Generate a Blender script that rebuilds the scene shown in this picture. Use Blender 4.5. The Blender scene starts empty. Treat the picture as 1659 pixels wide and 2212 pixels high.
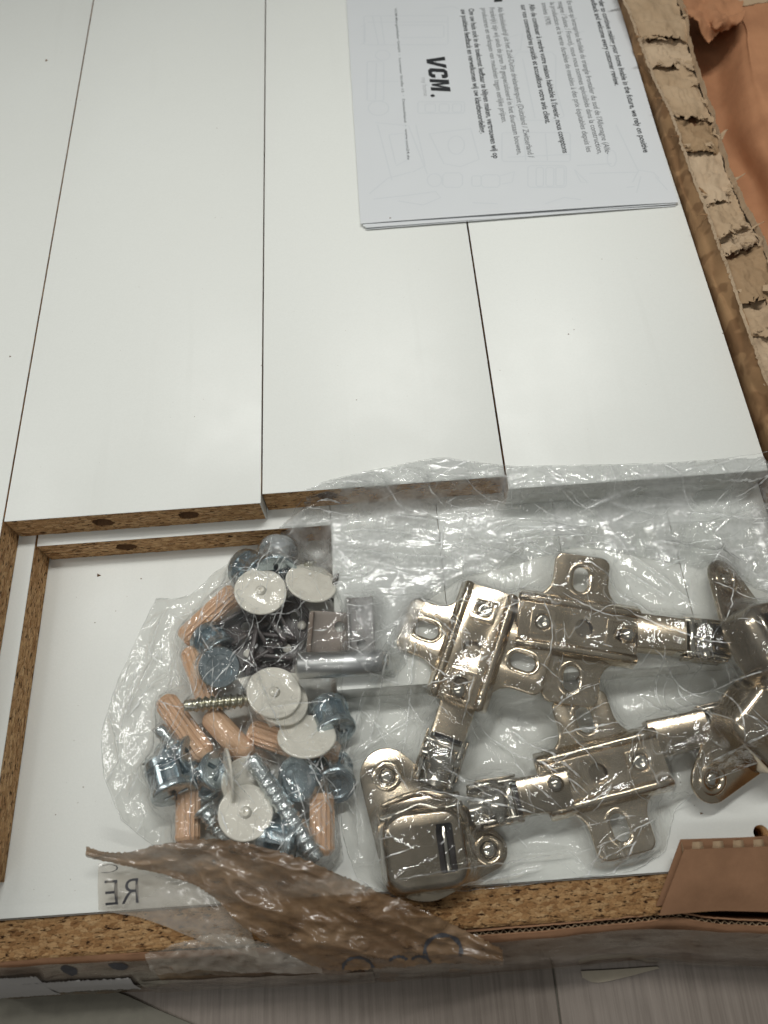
import bpy, bmesh, math, random
import numpy as np
from mathutils import Matrix, Vector, noise
from mathutils.bvhtree import BVHTree
random.seed(7); rng = np.random.default_rng(11)
SC = bpy.context.scene; COL = SC.collection; MM = 0.001; PI = math.pi

# ------------------------------------------------------------------ camera
IW, IH, FPX, CAMH = 1659.0, 2212.0, 1661.0, 245.0           # photo measured on a 1659 px wide copy, camera 245 mm above the boards
CM = np.array([[0.99737004, -0.06329832, -0.03530348], [-0.07238602, -0.89443852, -0.44129354], [-0.00364366, 0.44268844, -0.8966681]])
cam = bpy.data.cameras.new('camera'); camo = bpy.data.objects.new('camera', cam); COL.objects.link(camo)
camo.matrix_world = Matrix(((CM[0][0], -CM[1][0], -CM[2][0], 0), (CM[0][1], -CM[1][1], -CM[2][1], 0),
                            (CM[0][2], -CM[1][2], -CM[2][2], CAMH * MM), (0, 0, 0, 1)))
cam.sensor_fit = 'HORIZONTAL'; cam.sensor_width = 36.0; cam.lens = 36.0 * FPX / IW
cam.clip_start = 0.005; cam.clip_end = 30
cam.dof.use_dof = True; cam.dof.focus_distance = 0.285; cam.dof.aperture_fstop = 16.0
SC.camera = camo
# ------------------------------------------------------------------ world and lamps (indoor light, none in view, two fills added)
w = bpy.data.worlds.new('World'); SC.world = w; w.use_nodes = True
bg = w.node_tree.nodes['Background']; bg.inputs[1].default_value = 0.20
_tc = w.node_tree.nodes.new('ShaderNodeTexCoord'); _sx = w.node_tree.nodes.new('ShaderNodeSeparateXYZ'); _rp = w.node_tree.nodes.new('ShaderNodeValToRGB')
w.node_tree.links.new(_tc.outputs['Generated'], _sx.inputs[0]); w.node_tree.links.new(_sx.outputs['Z'], _rp.inputs[0]); w.node_tree.links.new(_rp.outputs[0], bg.inputs[0])
_rp.color_ramp.elements[0].position = 0.0; _rp.color_ramp.elements[0].color = (0.37, 0.36, 0.335, 1)     # walls of the room
_rp.color_ramp.elements[1].position = 0.75; _rp.color_ramp.elements[1].color = (0.84, 0.87, 0.85, 1)    # pale ceiling
def area(name, loc, aim, sx, sy, power, col, spread=180):
    l = bpy.data.lights.new(name, 'AREA'); l.shape = 'RECTANGLE'; l.size = sx; l.size_y = sy; l.energy = power; l.color = col; l.spread = math.radians(spread)
    o = bpy.data.objects.new(name, l); COL.objects.link(o); o.location = loc
    o.rotation_euler = (Vector(aim) - Vector(loc)).to_track_quat('-Z', 'Y').to_euler(); return o
area('overhead_pool_lamp', (0.06, 0.34, 0.70), (0.09, 0.22, 0), 0.42, 0.030, 0.89, (1.0, 0.995, 0.955), 96)  # unseen overhead lamp, spread narrowed to pool the light and darken the near end
area('side_fill_lamp', (-0.50, 0.22, 0.55), (-0.10, 0.12, 0), 0.035, 0.40, 1.16, (1.0, 0.995, 0.955))  # unseen fill added to lift the lower left
area('rear_fill_lamp', (-0.22, -0.42, 0.80), (-0.03, 0.12, 0), 0.50, 0.035, 0.95, (1.0, 0.985, 0.94))  # unseen fill added behind the camera to brighten the front faces
vs = SC.view_settings; vs.view_transform = 'Standard'; vs.look = 'None'; vs.exposure = 0.0; vs.gamma = 1.0; vs.use_curve_mapping = False
SC.cycles.transparent_max_bounces = 24; SC.cycles.max_bounces = 10; SC.cycles.glossy_bounces = 5

# ------------------------------------------------------------------ helpers
def P(u, v, z=0.0):
    """point of the plane at height z (mm) seen at photo pixel u, v"""
    d = CM.T @ np.array([u - IW / 2, v - IH / 2, FPX]); t = (z - CAMH) / d[2]
    return Vector((d[0] * t, d[1] * t, z))
def Zm(x0, y0, x1, w_):
    """pixels of an enlarged crop of the photo -> photo pixels"""
    s = w_ / (x1 - x0)
    return lambda x, y: ((x0 + x / s) / 1.157324, (y0 + y / s) / 1.157324)
Z1 = Zm(240, 1320, 900, 1659); Z6 = Zm(840, 0, 1700, 1659)
def nz(x, y, z=0.0, s=1.0): return noise.noise(Vector((x * s, y * s, z)))

def new_mesh(name, verts, faces, smooth=False):
    me = bpy.data.meshes.new(name)
    me.from_pydata([tuple(c * MM for c in v) for v in verts], [], faces); me.validate(); me.update()
    if smooth: me.polygons.foreach_set('use_smooth', [True] * len(me.polygons))
    return me
def obj(name, me, mat=None, parent=None, m=None):
    o = bpy.data.objects.new(name, me); COL.objects.link(o)
    if mat is not None and me is not None:
        me.materials.clear(); me.materials.append(mat)
    if parent is not None: o.parent = parent
    if m is not None: o.matrix_basis = m
    return o
def tag(o, label=None, cat=None, group=None, kind=None):
    if label: o['label'] = label
    if cat: o['category'] = cat
    if group: o['group'] = group
    if kind: o['kind'] = kind
    return o
def thing(name, label, cat, loc=(0, 0, 0), group=None, m=None):
    o = bpy.data.objects.new(name, None); COL.objects.link(o); o.empty_display_size = 0.01
    if m is not None: o.matrix_basis = m
    else: o.location = Vector(loc) * MM
    return tag(o, label, cat, group)
def T(x, y, z): return Matrix.Translation((x * MM, y * MM, z * MM))
def Rx(a): return Matrix.Rotation(math.radians(a), 4, 'X')
def Ry(a): return Matrix.Rotation(math.radians(a), 4, 'Y')
def Rz(a): return Matrix.Rotation(math.radians(a), 4, 'Z')
def frame(a, b, at=None, roll=0.0):
    """matrix with +Y running a -> b (mm points), origin at their middle"""
    y = (b - a).normalized(); up = Vector((0, 0, 1)); x = y.cross(up).normalized(); z = x.cross(y).normalized()
    o = ((a + b) / 2 if at is None else at) * MM
    m = Matrix(((x.x, y.x, z.x, o.x), (x.y, y.y, z.y, o.y), (x.z, y.z, z.z, o.z), (0, 0, 0, 1)))
    return m @ Matrix.Rotation(math.radians(roll), 4, 'Y')
def box_v(x0, x1, y0, y1, z0, z1):
    v = [(x, y, z) for z in (z0, z1) for y in (y0, y1) for x in (x0, x1)]
    f = [(0, 2, 3, 1), (4, 5, 7, 6), (0, 1, 5, 4), (2, 6, 7, 3), (0, 4, 6, 2), (1, 3, 7, 5)]
    return v, f
def box_me(name, *a): return new_mesh(name, *box_v(*a))
def merge(parts):
    V, F = [], []
    for v, f in parts:
        n = len(V); V += list(v); F += [tuple(i + n for i in q) for q in f]
    return V, F
def bevelled_box(name, x0, x1, y0, y1, z0, z1, r=0.3, seg=2):
    bm = bmesh.new(); v, f = box_v(x0, x1, y0, y1, z0, z1); vs_ = [bm.verts.new(p) for p in v]
    for q in f: bm.faces.new([vs_[i] for i in q])
    bmesh.ops.bevel(bm, geom=bm.edges[:], offset=r, segments=seg, profile=0.5, affect='EDGES')
    me = bpy.data.meshes.new(name)
    for p in bm.verts: p.co *= MM
    bm.to_mesh(me); bm.free(); me.polygons.foreach_set('use_smooth', [True] * len(me.polygons))
    return me
def lathe(prof, n=32, mod=None, axis='z'):
    V, F = [], []
    for (r, z) in prof:
        for k in range(n):
            a = 2 * PI * k / n; rr = r * (mod(a, z) if mod else 1.0)
            V.append((rr * math.cos(a), rr * math.sin(a), z))
    for i in range(len(prof) - 1):
        for k in range(n):
            a, b = i * n + k, i * n + (k + 1) % n
            F.append((a, b, b + n, a + n))
    F.append(tuple(reversed(range(n)))); F.append(tuple(range((len(prof) - 1) * n, len(prof) * n)))
    if axis == 'y': V = [(x, z, -y) for x, y, z in V]
    if axis == 'x': V = [(z, y, -x) for x, y, z in V]
    return V, F
def poly2d(name, loops, half, bev=0.0, plane='xy', smooth=True, res=2):
    """flat plate with holes: loops of (x, y) mm, thickness 2*half, rounded edges"""
    c = bpy.data.curves.new('c', 'CURVE'); c.dimensions = '2D'; c.fill_mode = 'BOTH'; c.extrude = max(half - bev, 0.0)
    c.bevel_depth = bev; c.offset = -bev; c.bevel_resolution = res
    for lp in loops:
        s = c.splines.new('POLY'); s.points.add(len(lp) - 1); s.use_cyclic_u = True
        for p, q in zip(s.points, lp): p.co = (q[0], q[1], 0, 1)
    o = bpy.data.objects.new('c', c); COL.objects.link(o); dg = bpy.context.evaluated_depsgraph_get(); dg.update()
    me = bpy.data.meshes.new_from_object(o.evaluated_get(dg)); bpy.data.objects.remove(o); bpy.data.curves.remove(c)
    me.name = name
    if plane == 'xz': me.transform(Matrix(((1, 0, 0, 0), (0, 0, -1, 0), (0, 1, 0, 0), (0, 0, 0, 1))))
    me.transform(Matrix.Scale(MM, 4))
    bm = bmesh.new(); bm.from_mesh(me); bmesh.ops.remove_doubles(bm, verts=bm.verts, dist=2e-6)
    bmesh.ops.recalc_face_normals(bm, faces=bm.faces); bm.to_mesh(me); bm.free()
    me.materials.clear()
    if smooth:
        me.polygons.foreach_set('use_smooth', [True] * len(me.polygons)); me.set_sharp_from_angle(angle=math.radians(40))
    return me
def arc(cx, cy, r, a0, a1, n=8):
    return [(cx + r * math.cos(math.radians(a0 + (a1 - a0) * i / n)), cy + r * math.sin(math.radians(a0 + (a1 - a0) * i / n))) for i in range(n + 1)]
def circ(cx, cy, r, n=24, jit=0.0): return [(cx + (r + jit * random.uniform(-1, 1)) * math.cos(2 * PI * i / n), cy + (r + jit * random.uniform(-1, 1)) * math.sin(2 * PI * i / n)) for i in range(n)]
def slot(cx, cy, L, W_, vert=False, n=10):
    r = W_ / 2; h = L / 2 - r
    p = arc(cx + h, cy, r, -90, 90, n) + arc(cx - h, cy, r, 90, 270, n)
    return [(cx + (y - cy), cy + (x - cx)) for x, y in p] if vert else p
def rrect(x0, x1, y0, y1, r, n=6):
    return arc(x1 - r, y0 + r, r, -90, 0, n) + arc(x1 - r, y1 - r, r, 0, 90, n) + arc(x0 + r, y1 - r, r, 90, 180, n) + arc(x0 + r, y0 + r, r, 180, 270, n)
def tube(path, r, n=8, closed=False):
    V, F = [], []; N = len(path)
    for i, p in enumerate(path):
        p = Vector(p); a = Vector(path[(i - 1) % N] if closed or i > 0 else path[i]); b = Vector(path[(i + 1) % N] if closed or i < N - 1 else path[i])
        t = (b - a); t = t.normalized() if t.length > 1e-9 else Vector((1, 0, 0))
        s = t.cross(Vector((0, 0, 1))); s = s.normalized() if s.length > 1e-6 else Vector((1, 0, 0)); q = s.cross(t)
        rr = r(i) if callable(r) else r
        for k in range(n):
            an = 2 * PI * k / n; V.append(tuple(p + s * (rr * math.cos(an)) + q * (rr * math.sin(an))))
    for i in range(N if closed else N - 1):
        for k in range(n):
            F.append((i * n + k, i * n + (k + 1) % n, ((i + 1) % N) * n + (k + 1) % n, ((i + 1) % N) * n + k))
    if not closed: F += [tuple(reversed(range(n))), tuple(range((N - 1) * n, N * n))]
    return V, F
def cr(p0, p1, p2, p3, t):
    return 0.5 * ((2 * p1) + (-p0 + p2) * t + (2 * p0 - 5 * p1 + 4 * p2 - p3) * t * t + (-p0 + 3 * p1 - 3 * p2 + p3) * t ** 3)
def interp(arr, n):
    arr = np.array(arr, float); m = len(arr) - 1; out = []
    for i in range(n + 1):
        x = i / n * m; k = min(int(x), m - 1); t = x - k
        out.append(cr(arr[max(k - 1, 0)], arr[k], arr[k + 1], arr[min(k + 2, m)], t))
    return np.array(out)
def sheet(name, rows, nu, nv, wr=0.0, ws=0.12, seed=0.0, jag=None, thick=0.0, smooth=True):
    """surface through rows of world points (mm): rows x columns of equal length, with wrinkles"""
    g = np.array([[tuple(p) for p in r] for r in rows], float)
    g = np.array([interp(r, nu) for r in g]); g = np.array([interp(g[:, j], nv) for j in range(nu + 1)])   # [u][v]
    V = []
    for j in range(nu + 1):
        for i in range(nv + 1):
            x, y, z = g[j, i]
            if wr:
                z += wr * (nz(x, y, seed, ws) + 0.5 * abs(nz(x, y, seed + 5, ws * 2.3)) * 2 - 0.4)
                x += 0.35 * wr * nz(y, z, seed + 9, ws * 1.5); y += 0.35 * wr * nz(x, z, seed + 13, ws * 1.5)
            if jag and jag[0] and i == 0: x += jag[0] * random.uniform(-1, 1); y += jag[0] * random.uniform(-1, 1)
            if jag and jag[1] and i == nv: x += jag[1] * random.uniform(-1, 1); y += jag[1] * random.uniform(-1, 1)
            V.append((x, y, z))
    F = [(j * (nv + 1) + i, (j + 1) * (nv + 1) + i, (j + 1) * (nv + 1) + i + 1, j * (nv + 1) + i + 1) for j in range(nu) for i in range(nv)]
    if thick:                                                       # second skin along the surface normals, closed round the rim
        A_ = np.array(V).reshape(nu + 1, nv + 1, 3); du = np.gradient(A_, axis=0); dv = np.gradient(A_, axis=1); N_ = np.cross(du, dv)
        N_ /= np.linalg.norm(N_, axis=2, keepdims=True) + 1e-9
        if N_[..., 2].mean() < 0: N_ = -N_
        n = len(V); V += [tuple(p) for p in (A_ - N_ * thick).reshape(-1, 3)]; F += [tuple(reversed([k + n for k in f])) for f in F]
        R0 = [j * (nv + 1) for j in range(nu + 1)]; loop = R0 + [nu * (nv + 1) + i for i in range(1, nv + 1)] + [j * (nv + 1) + nv for j in range(nu - 1, -1, -1)] + [i for i in range(nv - 1, 0, -1)]
        F += [(a, b, b + n, a + n) for a, b in zip(loop, loop[1:] + loop[:1])]
    me = new_mesh(name, V, F, smooth)
    if thick and smooth: me.set_sharp_from_angle(angle=math.radians(60))
    return me

# ------------------------------------------------------------------ materials
def mat(name):
    m = bpy.data.materials.new(name); m.use_nodes = True; nt = m.node_tree; return m, nt, nt.nodes['Principled BSDF']
class G:
    def __init__(s, nt): s.nt = nt
    def n(s, t, **k):
        x = s.nt.nodes.new(t)
        for a, b in k.items(): setattr(x, a, b)
        return x
    def l(s, a, b): s.nt.links.new(a, b)
    def coord(s, scale=(1, 1, 1), src='Object'):
        tc = s.n('ShaderNodeTexCoord'); mp = s.n('ShaderNodeMapping'); mp.inputs['Scale'].default_value = tuple(1000 * c for c in scale)
        s.l(tc.outputs[src], mp.inputs[0]); return mp.outputs[0]
    def noise(s, co, scale, detail=3, rough=0.55):
        x = s.n('ShaderNodeTexNoise'); x.inputs['Scale'].default_value = scale; x.inputs['Detail'].default_value = detail; x.inputs['Roughness'].default_value = rough
        s.l(co, x.inputs['Vector']); return x
    def voro(s, co, scale, feat='F1'):
        x = s.n('ShaderNodeTexVoronoi'); x.feature = feat; x.inputs['Scale'].default_value = scale; s.l(co, x.inputs['Vector']); return x
    def ramp(s, fac, stops):
        r = s.n('ShaderNodeValToRGB'); e = r.color_ramp.elements
        while len(e) < len(stops): e.new(0.5)
        for q, (p, c) in zip(e, stops): q.position = p; q.color = (c[0], c[1], c[2], 1)
        s.l(fac, r.inputs[0]); return r.outputs[0]
    def mix(s, fac, a, b, mode='MIX'):
        x = s.n('ShaderNodeMix'); x.data_type = 'RGBA'; x.blend_type = mode
        for sock, val in ((x.inputs[0], fac), (x.inputs[6], a), (x.inputs[7], b)):
            if hasattr(val, 'is_linked'): s.l(val, sock)
            else: sock.default_value = val if not isinstance(val, tuple) else (*val[:3], 1)
        return x.outputs[2]
    def math(s, op, a, b=0.0):
        x = s.n('ShaderNodeMath'); x.operation = op
        for i, val in enumerate((a, b)):
            if hasattr(val, 'is_linked'): s.l(val, x.inputs[i])
            else: x.inputs[i].default_value = val
        return x.outputs[0]
    def bump(s, hgt, strength, dist, bs):
        b = s.n('ShaderNodeBump'); b.inputs['Strength'].default_value = strength; b.inputs['Distance'].default_value = dist * MM
        s.l(hgt, b.inputs['Height']); s.l(b.outputs[0], bs.inputs['Normal']); return b

def laminate_mat():
    m, nt, b = mat('white_laminate'); g = G(nt); co = g.coord()
    n1 = g.noise(co, 1.5, 3).outputs[0]; n2 = g.noise(co, 0.012, 4, 0.6).outputs[0]; n5 = g.noise(g.coord((1, 0.06, 1)), 0.10, 4).outputs[0]
    c = g.mix(n1, (0.735, 0.75, 0.715), (0.805, 0.82, 0.785)); c = g.mix(g.math('MULTIPLY', g.ramp(n2, [(0.35, (0, 0, 0)), (0.7, (1, 1, 1))]), 0.35), c, (0.70, 0.71, 0.67))
    c = g.mix(g.math('MULTIPLY', g.ramp(n5, [(0.60, (0, 0, 0)), (0.8, (1, 1, 1))]), 0.25), c, (0.64, 0.65, 0.61))
    for sc, th, st in ((0.06, 0.020, 0.75), (0.19, 0.028, 0.45)):
        sp = g.voro(co, sc); dot = g.math('LESS_THAN', sp.outputs['Distance'], th); c = g.mix(g.math('MULTIPLY', g.math('MULTIPLY', dot, st), g.math('GREATER_THAN', g.noise(co, 0.03, 2).outputs[0], 0.5)), c, (0.25, 0.20, 0.15))
    g.l(c, b.inputs['Base Color']); b.inputs['Specular IOR Level'].default_value = 0.4
    r = g.n('ShaderNodeMapRange'); r.inputs[1].default_value = 0.3; r.inputs[2].default_value = 0.7; r.inputs[3].default_value = 0.30; r.inputs[4].default_value = 0.52; g.l(n2, r.inputs[0]); g.l(r.outputs[0], b.inputs['Roughness'])
    g.bump(g.noise(co, 1.8, 2).outputs[0], 0.5, 0.06, b); return m
def chip_mat(scale=1.0, name='chipboard', gain=1.0):
    m, nt, b = mat(name); g = G(nt)
    co = g.coord((0.34 * scale, 0.34 * scale, 0.85 * scale)); co2 = g.coord((0.75 * scale, 0.75 * scale, 1.2 * scale)); co3 = g.coord((0.26 * scale, 0.26 * scale, 0.85 * scale))
    wp = g.noise(co, 1.0, 2); wv = g.n('ShaderNodeVectorMath'); wv.operation = 'MULTIPLY_ADD'; wv.inputs[1].default_value = (0.9, 0.9, 0.9)
    g.l(wp.outputs['Color'], wv.inputs[0]); g.l(co, wv.inputs[2])
    v1 = g.voro(wv.outputs[0], 1.15); v2 = g.voro(wv.outputs[0], 1.15, 'DISTANCE_TO_EDGE')
    chips = g.ramp(v1.outputs['Color'], [(0.0, (0.30, 0.16, 0.07)), (0.3, (0.50, 0.31, 0.15)), (0.65, (0.64, 0.43, 0.225)), (1.0, (0.76, 0.56, 0.33))])
    fine = g.noise(co2, 1.1, 4, 0.7).outputs[0]
    c = g.mix(g.math('MULTIPLY', g.ramp(fine, [(0.30, (1, 1, 1)), (0.48, (0, 0, 0))]), 0.65), chips, (0.20, 0.10, 0.045))
    long_ = g.noise(co3, 1.3, 3, 0.6).outputs[0]
    c = g.mix(g.ramp(long_, [(0.37, (1, 1, 1)), (0.42, (0, 0, 0))]), c, (0.05, 0.024, 0.011))
    edge = g.ramp(v2.outputs['Distance'], [(0.0, (1, 1, 1)), (0.06, (0, 0, 0))])
    c = g.mix(g.math('MULTIPLY', edge, 0.45), c, (0.10, 0.05, 0.022))
    c = g.mix(1.0, c, (0.97, 0.90, 0.84), 'MULTIPLY')
    if gain != 1.0: c = g.mix(1.0, c, (gain, gain * .96, gain * .9), 'MULTIPLY')
    g.l(c, b.inputs['Base Color']); b.inputs['Roughness'].default_value = 0.85; b.inputs['Specular IOR Level'].default_value = 0.2
    h = g.math('ADD', g.math('MULTIPLY', v2.outputs['Distance'], 0.8), g.math('ADD', fine, long_)); g.bump(h, 0.9, 0.55, b); return m
def card_mat(name, c1, c2, spots=0.0, fibre=0.25):
    m, nt, b = mat(name); g = G(nt); co = g.coord(); cf = g.coord((1, 0.12, 1))
    n1 = g.noise(co, 0.07, 4).outputs[0]; n2 = g.noise(cf, 0.9, 4, 0.7).outputs[0]
    c = g.mix(g.ramp(n1, [(0.35, (0, 0, 0)), (0.65, (1, 1, 1))]), c1, c2)
    c = g.mix(g.math('MULTIPLY', n2, fibre), c, tuple(0.55 * x for x in c1))
    if spots:
        n3 = g.noise(co, 0.085, 2).outputs[0]
        c = g.mix(g.math('MULTIPLY', g.ramp(n3, [(0.50, (0, 0, 0)), (0.55, (1, 1, 1))]), spots), c, (0.10, 0.045, 0.018))
    g.l(c, b.inputs['Base Color']); b.inputs['Roughness'].default_value = 0.82; b.inputs['Specular IOR Level'].default_value = 0.2
    g.bump(g.math('ADD', g.noise(co, 0.5, 4).outputs[0], n2), 0.35, 0.25, b); return m
def metal_mat(name, col, rough, var=0.3, bump=0.0, col2=None, met=1.0):
    m, nt, b = mat(name); g = G(nt); co = g.coord(); n1 = g.noise(co, 0.35, 4).outputs[0]; n2 = g.noise(co, 3.0, 3).outputs[0]
    c = g.mix(n1, col, col2 or tuple(x * (1 - var) for x in col)); g.l(c, b.inputs['Base Color']); b.inputs['Metallic'].default_value = met
    r = g.n('ShaderNodeMapRange'); r.inputs[3].default_value = rough * 0.7; r.inputs[4].default_value = rough * 1.35; g.l(n2, r.inputs[0]); g.l(r.outputs[0], b.inputs['Roughness'])
    if bump: g.bump(g.math('ADD', n1, g.math('MULTIPLY', n2, 0.3)), bump, 0.2, b)
    return m
def plain_mat(name, col, rough=0.5, var=0.12, sc=0.3, bump=0.1, spec=0.4):
    m, nt, b = mat(name); g = G(nt); co = g.coord(); n1 = g.noise(co, sc, 4).outputs[0]
    g.l(g.mix(n1, tuple(x * (1 - var) for x in col), tuple(min(1, x * (1 + var)) for x in col)), b.inputs['Base Color'])
    b.inputs['Roughness'].default_value = rough; b.inputs['Specular IOR Level'].default_value = spec
    if bump: g.bump(g.noise(co, sc * 6, 3).outputs[0], bump, 0.15, b)
    return m
def wood_mat():
    m, nt, b = mat('beech_wood'); g = G(nt); co = g.coord((1.2, 0.09, 1.2)); n1 = g.noise(co, 1.3, 5, 0.65).outputs[0]; n2 = g.noise(g.coord(), 0.05, 2).outputs[0]
    c = g.ramp(n1, [(0.25, (0.50, 0.29, 0.16)), (0.5, (0.70, 0.475, 0.315)), (0.8, (0.83, 0.64, 0.47))]); c = g.mix(g.math('MULTIPLY', n2, 0.5), c, (0.66, 0.38, 0.22))
    g.l(c, b.inputs['Base Color']); b.inputs['Roughness'].default_value = 0.7; g.bump(n1, 0.4, 0.2, b); return m
def film_mat(name='clear_plastic_film', haze=0.05, tint=(0.965, 0.965, 0.955), refl=1.0, rough=0.085, streak=0.42, aniso=(1.0, 0.30, 1.0)):
    m, nt, b = mat(name); g = G(nt); nt.nodes.remove(b); out = nt.nodes['Material Output']; co = g.coord()
    # fine fold lines: ridges of a warped, stretched noise
    wn = g.noise(g.coord((1, 1, .3)), 0.06, 2); wv = g.n('ShaderNodeVectorMath'); wv.operation = 'MULTIPLY_ADD'; wv.inputs[1].default_value = (14, 14, 4)
    g.l(wn.outputs['Color'], wv.inputs[0]); g.l(g.coord(aniso), wv.inputs[2])
    def ridge(scale, detail):
        n = g.noise(wv.outputs[0], scale, detail, 0.5).outputs[0]; return g.math('ABSOLUTE', g.math('SUBTRACT', n, 0.5))
    r1, r2 = ridge(0.11, 1.5), ridge(0.30, 2.0)
    bp = g.n('ShaderNodeBump'); bp.inputs['Strength'].default_value = 0.75; bp.inputs['Distance'].default_value = 0.4 * MM
    g.l(g.math('ADD', g.math('MULTIPLY', g.math('MINIMUM', r1, 0.10), -6.0), g.math('ADD', g.math('MULTIPLY', g.math('MINIMUM', r2, 0.10), -2.2), g.noise(co, 0.25, 4, 0.6).outputs[0])), bp.inputs['Height'])
    lw = g.n('ShaderNodeLayerWeight'); lw.inputs[0].default_value = 0.5; g.l(bp.outputs[0], lw.inputs['Normal'])
    f = g.math('POWER', lw.outputs['Facing'], 2.6); f = g.math('ADD', g.math('MULTIPLY', f, 0.8), 0.062); f = g.math('MINIMUM', g.math('MULTIPLY', f, refl), 0.9)
    tr = g.n('ShaderNodeBsdfTransparent'); tr.inputs[0].default_value = (*tint, 1)
    gl = g.n('ShaderNodeBsdfGlossy'); gl.inputs['Roughness'].default_value = rough; g.l(bp.outputs[0], gl.inputs['Normal'])
    df = g.n('ShaderNodeBsdfTranslucent'); df.inputs[0].default_value = (0.80, 0.81, 0.80, 1); d2 = g.n('ShaderNodeBsdfDiffuse'); d2.inputs[0].default_value = (0.80, 0.81, 0.80, 1)
    ad = g.n('ShaderNodeMixShader'); ad.inputs[0].default_value = 0.5; g.l(df.outputs[0], ad.inputs[1]); g.l(d2.outputs[0], ad.inputs[2])
    # milky along the sharpest folds, and in soft patches
    gate = g.ramp(g.noise(co, 0.045, 3).outputs[0], [(0.44, (0, 0, 0)), (0.62, (1, 1, 1))])
    line = g.math('MULTIPLY', g.ramp(r1, [(0.0, (1, 1, 1)), (0.016, (0, 0, 0))]), gate)
    veil = g.ramp(g.noise(g.coord((1, .6, 1)), 0.07, 4, 0.6).outputs[0], [(0.40, (0.25, 0.25, 0.25)), (0.66, (3.2, 3.2, 3.2))])
    hz_f = g.math('MINIMUM', g.math('ADD', g.math('MULTIPLY', veil, haze), g.math('MULTIPLY', line, streak)), 0.85)
    hz = g.n('ShaderNodeMixShader'); g.l(hz_f, hz.inputs[0]); g.l(tr.outputs[0], hz.inputs[1]); g.l(ad.outputs[0], hz.inputs[2])
    mx = g.n('ShaderNodeMixShader'); g.l(f, mx.inputs[0]); g.l(hz.outputs[0], mx.inputs[1]); g.l(gl.outputs[0], mx.inputs[2])
    g.l(mx.outputs[0], out.inputs[0]); return m
def tape_mat(name, c1, c2, alpha=0.8, rough=0.3, streak=0.0):
    m, nt, b = mat(name); g = G(nt); out = nt.nodes['Material Output']; co = g.coord(); cs = g.coord((0.35, 1, 1))
    tc = g.n('ShaderNodeTexCoord'); mp = g.n('ShaderNodeMapping'); mp.inputs['Rotation'].default_value = (0, 0, 0.30); mp.inputs['Scale'].default_value = (150, 560, 560); g.l(tc.outputs['Object'], mp.inputs[0]); st_ = mp.outputs[0]
    n1 = g.noise(cs, 0.09, 5, 0.6).outputs[0]; n2 = g.noise(cs, 0.35, 5, 0.65).outputs[0]; n3 = g.noise(st_, 0.42, 5, 0.68).outputs[0]; n4 = g.noise(st_, 1.3, 4, 0.6).outputs[0]
    c = g.mix(g.ramp(n1, [(0.35, (0, 0, 0)), (0.66, (1, 1, 1))]), c1, c2); c = g.mix(g.ramp(n2, [(0.30, (1, 1, 1)), (0.42, (0, 0, 0))]), c, tuple(0.3 * x for x in c1))
    if streak:
        c = g.mix(g.math('MULTIPLY', g.ramp(n3, [(0.36, (1, 1, 1)), (0.50, (0, 0, 0))]), streak), c, tuple(0.16 * x for x in c1))
        c = g.mix(g.math('MULTIPLY', g.ramp(n4, [(0.56, (0, 0, 0)), (0.72, (1, 1, 1))]), streak * .6), c, tuple(min(1, 1.7 * x) for x in c2))
    g.l(c, b.inputs['Base Color']); b.inputs['Roughness'].default_value = rough; b.inputs['Coat Weight'].default_value = 1.0; b.inputs['Coat Roughness'].default_value = 0.09
    g.bump(g.math('ADD', n1, g.math('MULTIPLY', n3, 0.6)), 0.18, 0.5, b)
    tr = g.n('ShaderNodeBsdfTransparent'); tr.inputs[0].default_value = (0.95, 0.93, 0.9, 1); mx = g.n('ShaderNodeMixShader')
    a = g.n('ShaderNodeMapRange'); a.inputs[1].default_value = 0.3; a.inputs[2].default_value = 0.7; a.inputs[3].default_value = alpha * 0.75; a.inputs[4].default_value = min(1, alpha * 1.15); g.l(n1, a.inputs[0])
    g.l(a.outputs[0], mx.inputs[0]); g.l(tr.outputs[0], mx.inputs[1]); g.l(b.outputs[0], mx.inputs[2]); g.l(mx.outputs[0], out.inputs[0]); return m
def floor_mat():
    m, nt, b = mat('grey_wood_floor'); g = G(nt); co = g.coord((1.0, 0.035, 1)); co2 = g.coord((1, 0.1, 1))
    n1 = g.noise(co, 0.75, 6, 0.65).outputs[0]; n2 = g.noise(co2, 0.05, 3).outputs[0]
    c = g.ramp(n1, [(0.28, (0.135, 0.107, 0.086)), (0.5, (0.215, 0.178, 0.149)), (0.75, (0.285, 0.242, 0.207))]); c = g.mix(g.math('MULTIPLY', n2, 0.5), c, (0.225, 0.195, 0.17))
    g.l(c, b.inputs['Base Color']); b.inputs['Roughness'].default_value = 0.5; g.bump(n1, 0.3, 0.25, b); return m

M_LAM = laminate_mat(); M_CHIP = chip_mat(1.0); M_CHIPB = chip_mat(0.62, 'coarse_chipboard')
M_HOLE_SHADE = plain_mat('shaded_hole_wood', (0.21, 0.115, 0.055), 0.9, 0.4, 1.2, 0.6)
M_BAND = plain_mat('edge_band', (0.66, 0.66, 0.62), 0.5)
M_LINER = card_mat('kraft_liner', (0.33, 0.20, 0.10), (0.245, 0.14, 0.068), spots=0.5)
M_FLUTE = card_mat('grey_tan_fluting', (0.46, 0.335, 0.215), (0.39, 0.275, 0.17))
M_FLAP = card_mat('orange_brown_cardboard', (0.46, 0.225, 0.115), (0.38, 0.18, 0.092))
M_FLUTES = [M_FLUTE, card_mat('pale_fluting', (0.53, 0.40, 0.27), (0.44, 0.32, 0.21), fibre=0.35), card_mat('brown_fluting', (0.37, 0.25, 0.145), (0.31, 0.205, 0.115), fibre=0.35)]
M_HOLLOW_SHADE = plain_mat('painted_hollow_shade', (0.16, 0.075, 0.035), 0.9)
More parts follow.
